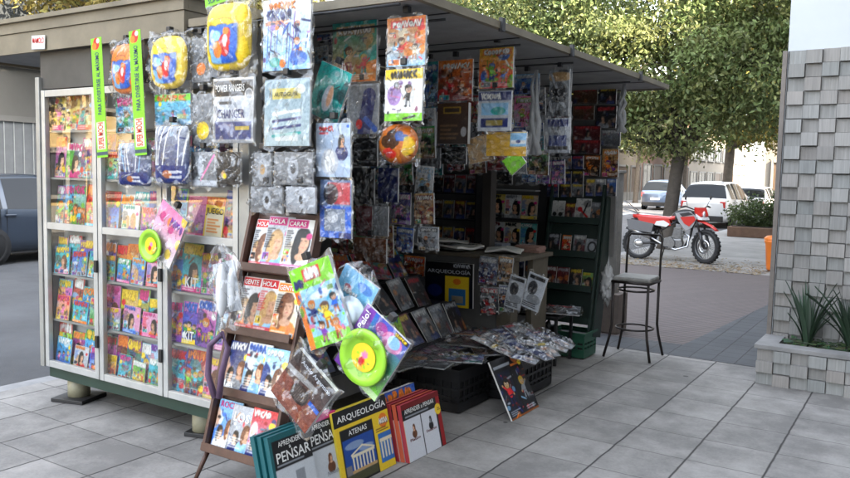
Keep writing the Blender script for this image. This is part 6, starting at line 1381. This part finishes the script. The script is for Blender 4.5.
# ------------------------------------------------------------------ trees
def leaves(V3, size, rr, droop=.5, asp=.5):
    n = len(V3); a = rr.normal(size=(n, 3)); a[:, 2] -= droop*1.2; a /= np.linalg.norm(a, axis=1)[:, None]; b = rr.normal(size=(n, 3)); b -= a*(a*b).sum(1)[:, None]; b /= np.linalg.norm(b, axis=1)[:, None]
    s = (size*rr.uniform(.6, 1.35, n))[:, None]; a = a*s; b = b*s*asp; c = np.cross(a, b); c /= np.linalg.norm(c, axis=1)[:, None]+1e-9
    return np.stack([V3, V3+a*.5+b*.5+c*s*.06, V3+a, V3+a*.5-b*.5+c*s*.06], 1).reshape(-1, 3)
LEAF = attr_mat('leaf_tissue', .45, .4, .46)
def tree(name, label, loc, trunk_r, fork_z, blobs, nleaf, lsize, tone, seed, lean=(0, 0), clump=.45, per=60, group='street trees', bark=(.11, .09, .07)):
    rr = np.random.RandomState(seed); t = empty(name, loc, label, 'tree', group); bm_ = mat('bark_'+name, bark, .9, 0, .4, 9, .6, 26)
    b = MB(); fk = Vector((lean[0], lean[1], fork_z)); b.tube([(0, 0, -.1), (lean[0]*.1, lean[1]*.1, .15), (lean[0]*.5, lean[1]*.5, fork_z*.5), fk], [trunk_r*1.5, trunk_r*1.12, trunk_r, trunk_r*.92], 12)
    V, C = [], []; tot = sum(r[0]*r[1]*r[2] for _, r in blobs)
    for ctr, rad in blobs:
        ctr = np.array(ctr); rad = np.array(rad); mid = Vector((fk*.45+Vector(ctr)*.55)); mid.z = max(mid.z-.2, fork_z)
        b.tube([fk-Vector((0, 0, .12)), fk*.7+mid*.3, mid, Vector(ctr), Vector(ctr)+Vector((rr.uniform(-.3, .3)*rad[0], rr.uniform(-.3, .3)*rad[1], rad[2]*.5))], [trunk_r*.62, trunk_r*.5, trunk_r*.33, trunk_r*.2, trunk_r*.06], 7)
        k = int(nleaf*rad.prod()/tot); nc = max(8, k//per)
        d = rr.normal(size=(nc, 3)); d /= np.linalg.norm(d, axis=1)[:, None]; q = rr.uniform(.45, 1.04, nc)**.6; cc_ = ctr+d*q[:, None]*rad
        tone_c = np.clip(rr.normal(1, .26, nc), .5, 1.7); hue = rr.uniform(-1, 1, nc)
        for m_ in rr.choice(nc, min(nc, 10), False): b.tube([Vector(ctr), Vector((ctr+cc_[m_])/2)+Vector((0, 0, .1)), Vector(cc_[m_])], [trunk_r*.16, trunk_r*.1, trunk_r*.04], 5)
        ix = np.repeat(np.arange(nc), per); g = rr.normal(size=(len(ix), 3))*np.array([1, 1, .62])*clump*.5; g[:, 2] -= .25*clump*np.abs(g[:, 0]+g[:, 1])
        V.append(cc_[ix]+g); tn = (tone_c[ix]*np.clip(rr.normal(1, .22, len(ix)), .45, 1.8))[:, None]; base = np.array(tone)[None]*tn; base[:, 0] *= 1+.16*hue[ix]+.1; C.append(base)
    b.build('trunk', bm_, t)
    V = np.concatenate(V); C = np.concatenate(C); Q = leaves(V, lsize, rr); n = len(V)
    link('crown', mesh_np('crown', Q, np.arange(n*4).reshape(-1, 4), np.repeat(C, 4, 0)), LEAF, t)
    return t
tree('ficus_tree', 'large dense green tree overhanging the motorcycle, its trunk leaning right', (-5.25, 18.6, 0), .16, 2.35,
     [((-.4, -.3, 4.3), (2.3, 2.0, 1.5)), ((1.5, .2, 4.2), (1.7, 1.7, 1.6)), ((-2.4, .2, 4.6), (1.8, 1.7, 1.6)), ((-.5, .3, 6.3), (2.9, 2.3, 1.8)), ((2.0, .4, 6.2), (1.6, 1.6, 1.7)), ((-3.4, .6, 6.2), (1.5, 1.6, 1.6)), ((.2, -.4, 3.05), (1.7, 1.3, .75)), ((-2.0, .2, 3.2), (1.3, 1.2, .7)), ((.5, .4, 8.0), (2.6, 2.2, 1.3)), ((-4.3, -.6, 5.0), (1.6, 1.6, 1.6)), ((-4.9, -.4, 6.6), (1.5, 1.6, 1.5)), ((-2.6, -.3, 3.9), (1.5, 1.4, 1.0)), ((2.9, .6, 5.2), (1.4, 1.4, 1.7))],
     120000, .12, (.16, .21, .08), 5, (.22, .1), .5, bark=(.09, .075, .062))
tree('shade_tree', 'dark green tree with sunlit yellow top between the ficus and the stone wall', (-7.2, 34, 0), .2, 3.1,
     [((0, 0, 5.6), (3.0, 2.6, 2.2)), ((2.6, -.4, 5.4), (2.4, 2.2, 2.2)), ((.8, .2, 8.2), (3.2, 2.8, 2.2)), ((3.4, 0, 8.6), (2.4, 2.2, 2.2)), ((2.0, -.8, 3.9), (1.8, 1.5, 1.0)), ((1.2, 0, 10.6), (3.0, 2.5, 1.6)), ((5.2, .3, 6.4), (2.2, 2.2, 2.6)), ((5.6, 0, 9.4), (2.4, 2.2, 2.2)), ((4.2, -.4, 4.3), (1.7, 1.5, 1.1))], 85000, .17, (.2, .19, .045), 9, (.1, 0), .7)
for i, (x, y, s, lab) in enumerate(((-16.6, 12.6, 1, 'pale green tree rising over the kiosk roof by the white sticker'), (-17.0, 16, 1.1, 'yellow green tree behind the beige kiosk fascia'), (-16.8, -.6, 1.0, 'tree at the photo edge over the dark blue hatchback'), (-17, 27, 1.1, 'tall tree farther down behind the kiosk canopy'))):
    tree('street_tree', lab, (x, y, 0), .17, 3.4, [((.2, 0, 5.6*s), (2.2, 2.8, 1.5)), ((.0, 1.2, 6.8*s), (2.0, 2.4, 1.6)), ((0, -1.4, 6.7*s), (2.0, 2.4, 1.6)), ((.2, 0, 8.2*s), (2.0, 2.4, 1.4))], 18000, .17, (.22, .21, .065), 30+i, (.1, 0), .7)
tree('street_tree', 'leafy tree across the road seen only mirrored in the showcase glass', (-16.5, -4.5, 0), .17, 3.0, [((0, 0, 5.0), (2.2, 2.6, 1.6)), ((0, 1, 6.6), (2.0, 2.2, 1.5))], 7000, .17, (.2, .18, .05), 40, (.1, 0), .7)
for i, (y, x) in enumerate(((52, -16.8), (64, -16.8), (40.5, -2))):
    tree('street_tree', ['small tree in front of the long cream building', 'far tree at the pinkish brick building', 'tree with yellow green crown before the walled block'][i], (x, y, 0), .16, 2.8, [((0, 0, 4.6), (2.2, 2.2, 1.4)), ((.4, .4, 6.2), (2.0, 2.0, 1.5))], 5000, .22, (.13, .15, .05), 50+i, (.1, 0), .8)
# bush in the brick planter
rr = np.random.RandomState(12); bu = empty('bush', (-3.9, 24.9, .3), 'rounded green bush in the brown brick planter', 'bush'); V, C = [], []
for ctr, rad in (((-.5, 0, .35), (.75, .6, .5)), ((.35, 0, .45), (.7, .6, .55)), ((.9, .1, .75), (.5, .45, .75)), ((1.5, 0, .5), (.6, .6, .6))):
    d = rr.normal(size=(110, 3)); d /= np.linalg.norm(d, axis=1)[:, None]; c_ = np.array(ctr)+d*rr.uniform(.5, 1, 110)[:, None]*np.array(rad); ix = np.repeat(np.arange(110), 22); V.append(c_[ix]+rr.normal(size=(len(ix), 3))*.09); C.append(np.array([[.09, .125, .05]])*(np.clip(rr.normal(1, .25, 110), .5, 1.6)[ix]*np.clip(rr.normal(1, .2, len(ix)), .5, 1.6))[:, None])
V = np.concatenate(V); C = np.concatenate(C); V[:, 2] = np.maximum(V[:, 2], .03)
link('foliage', mesh_np('foliage', leaves(V, .1, rr, -.4), np.arange(len(V)*4).reshape(-1, 4), np.repeat(C, 4, 0)), LEAF, bu)
b = MB()
for k in range(9): b.tube([(rr.uniform(-.6, 1.3), rr.uniform(-.2, .2), .021), (rr.uniform(-.6, 1.5), rr.uniform(-.3, .3), .7)], .012, 5)
b.build('stems', MATS['bark_ficus_tree'], bu)
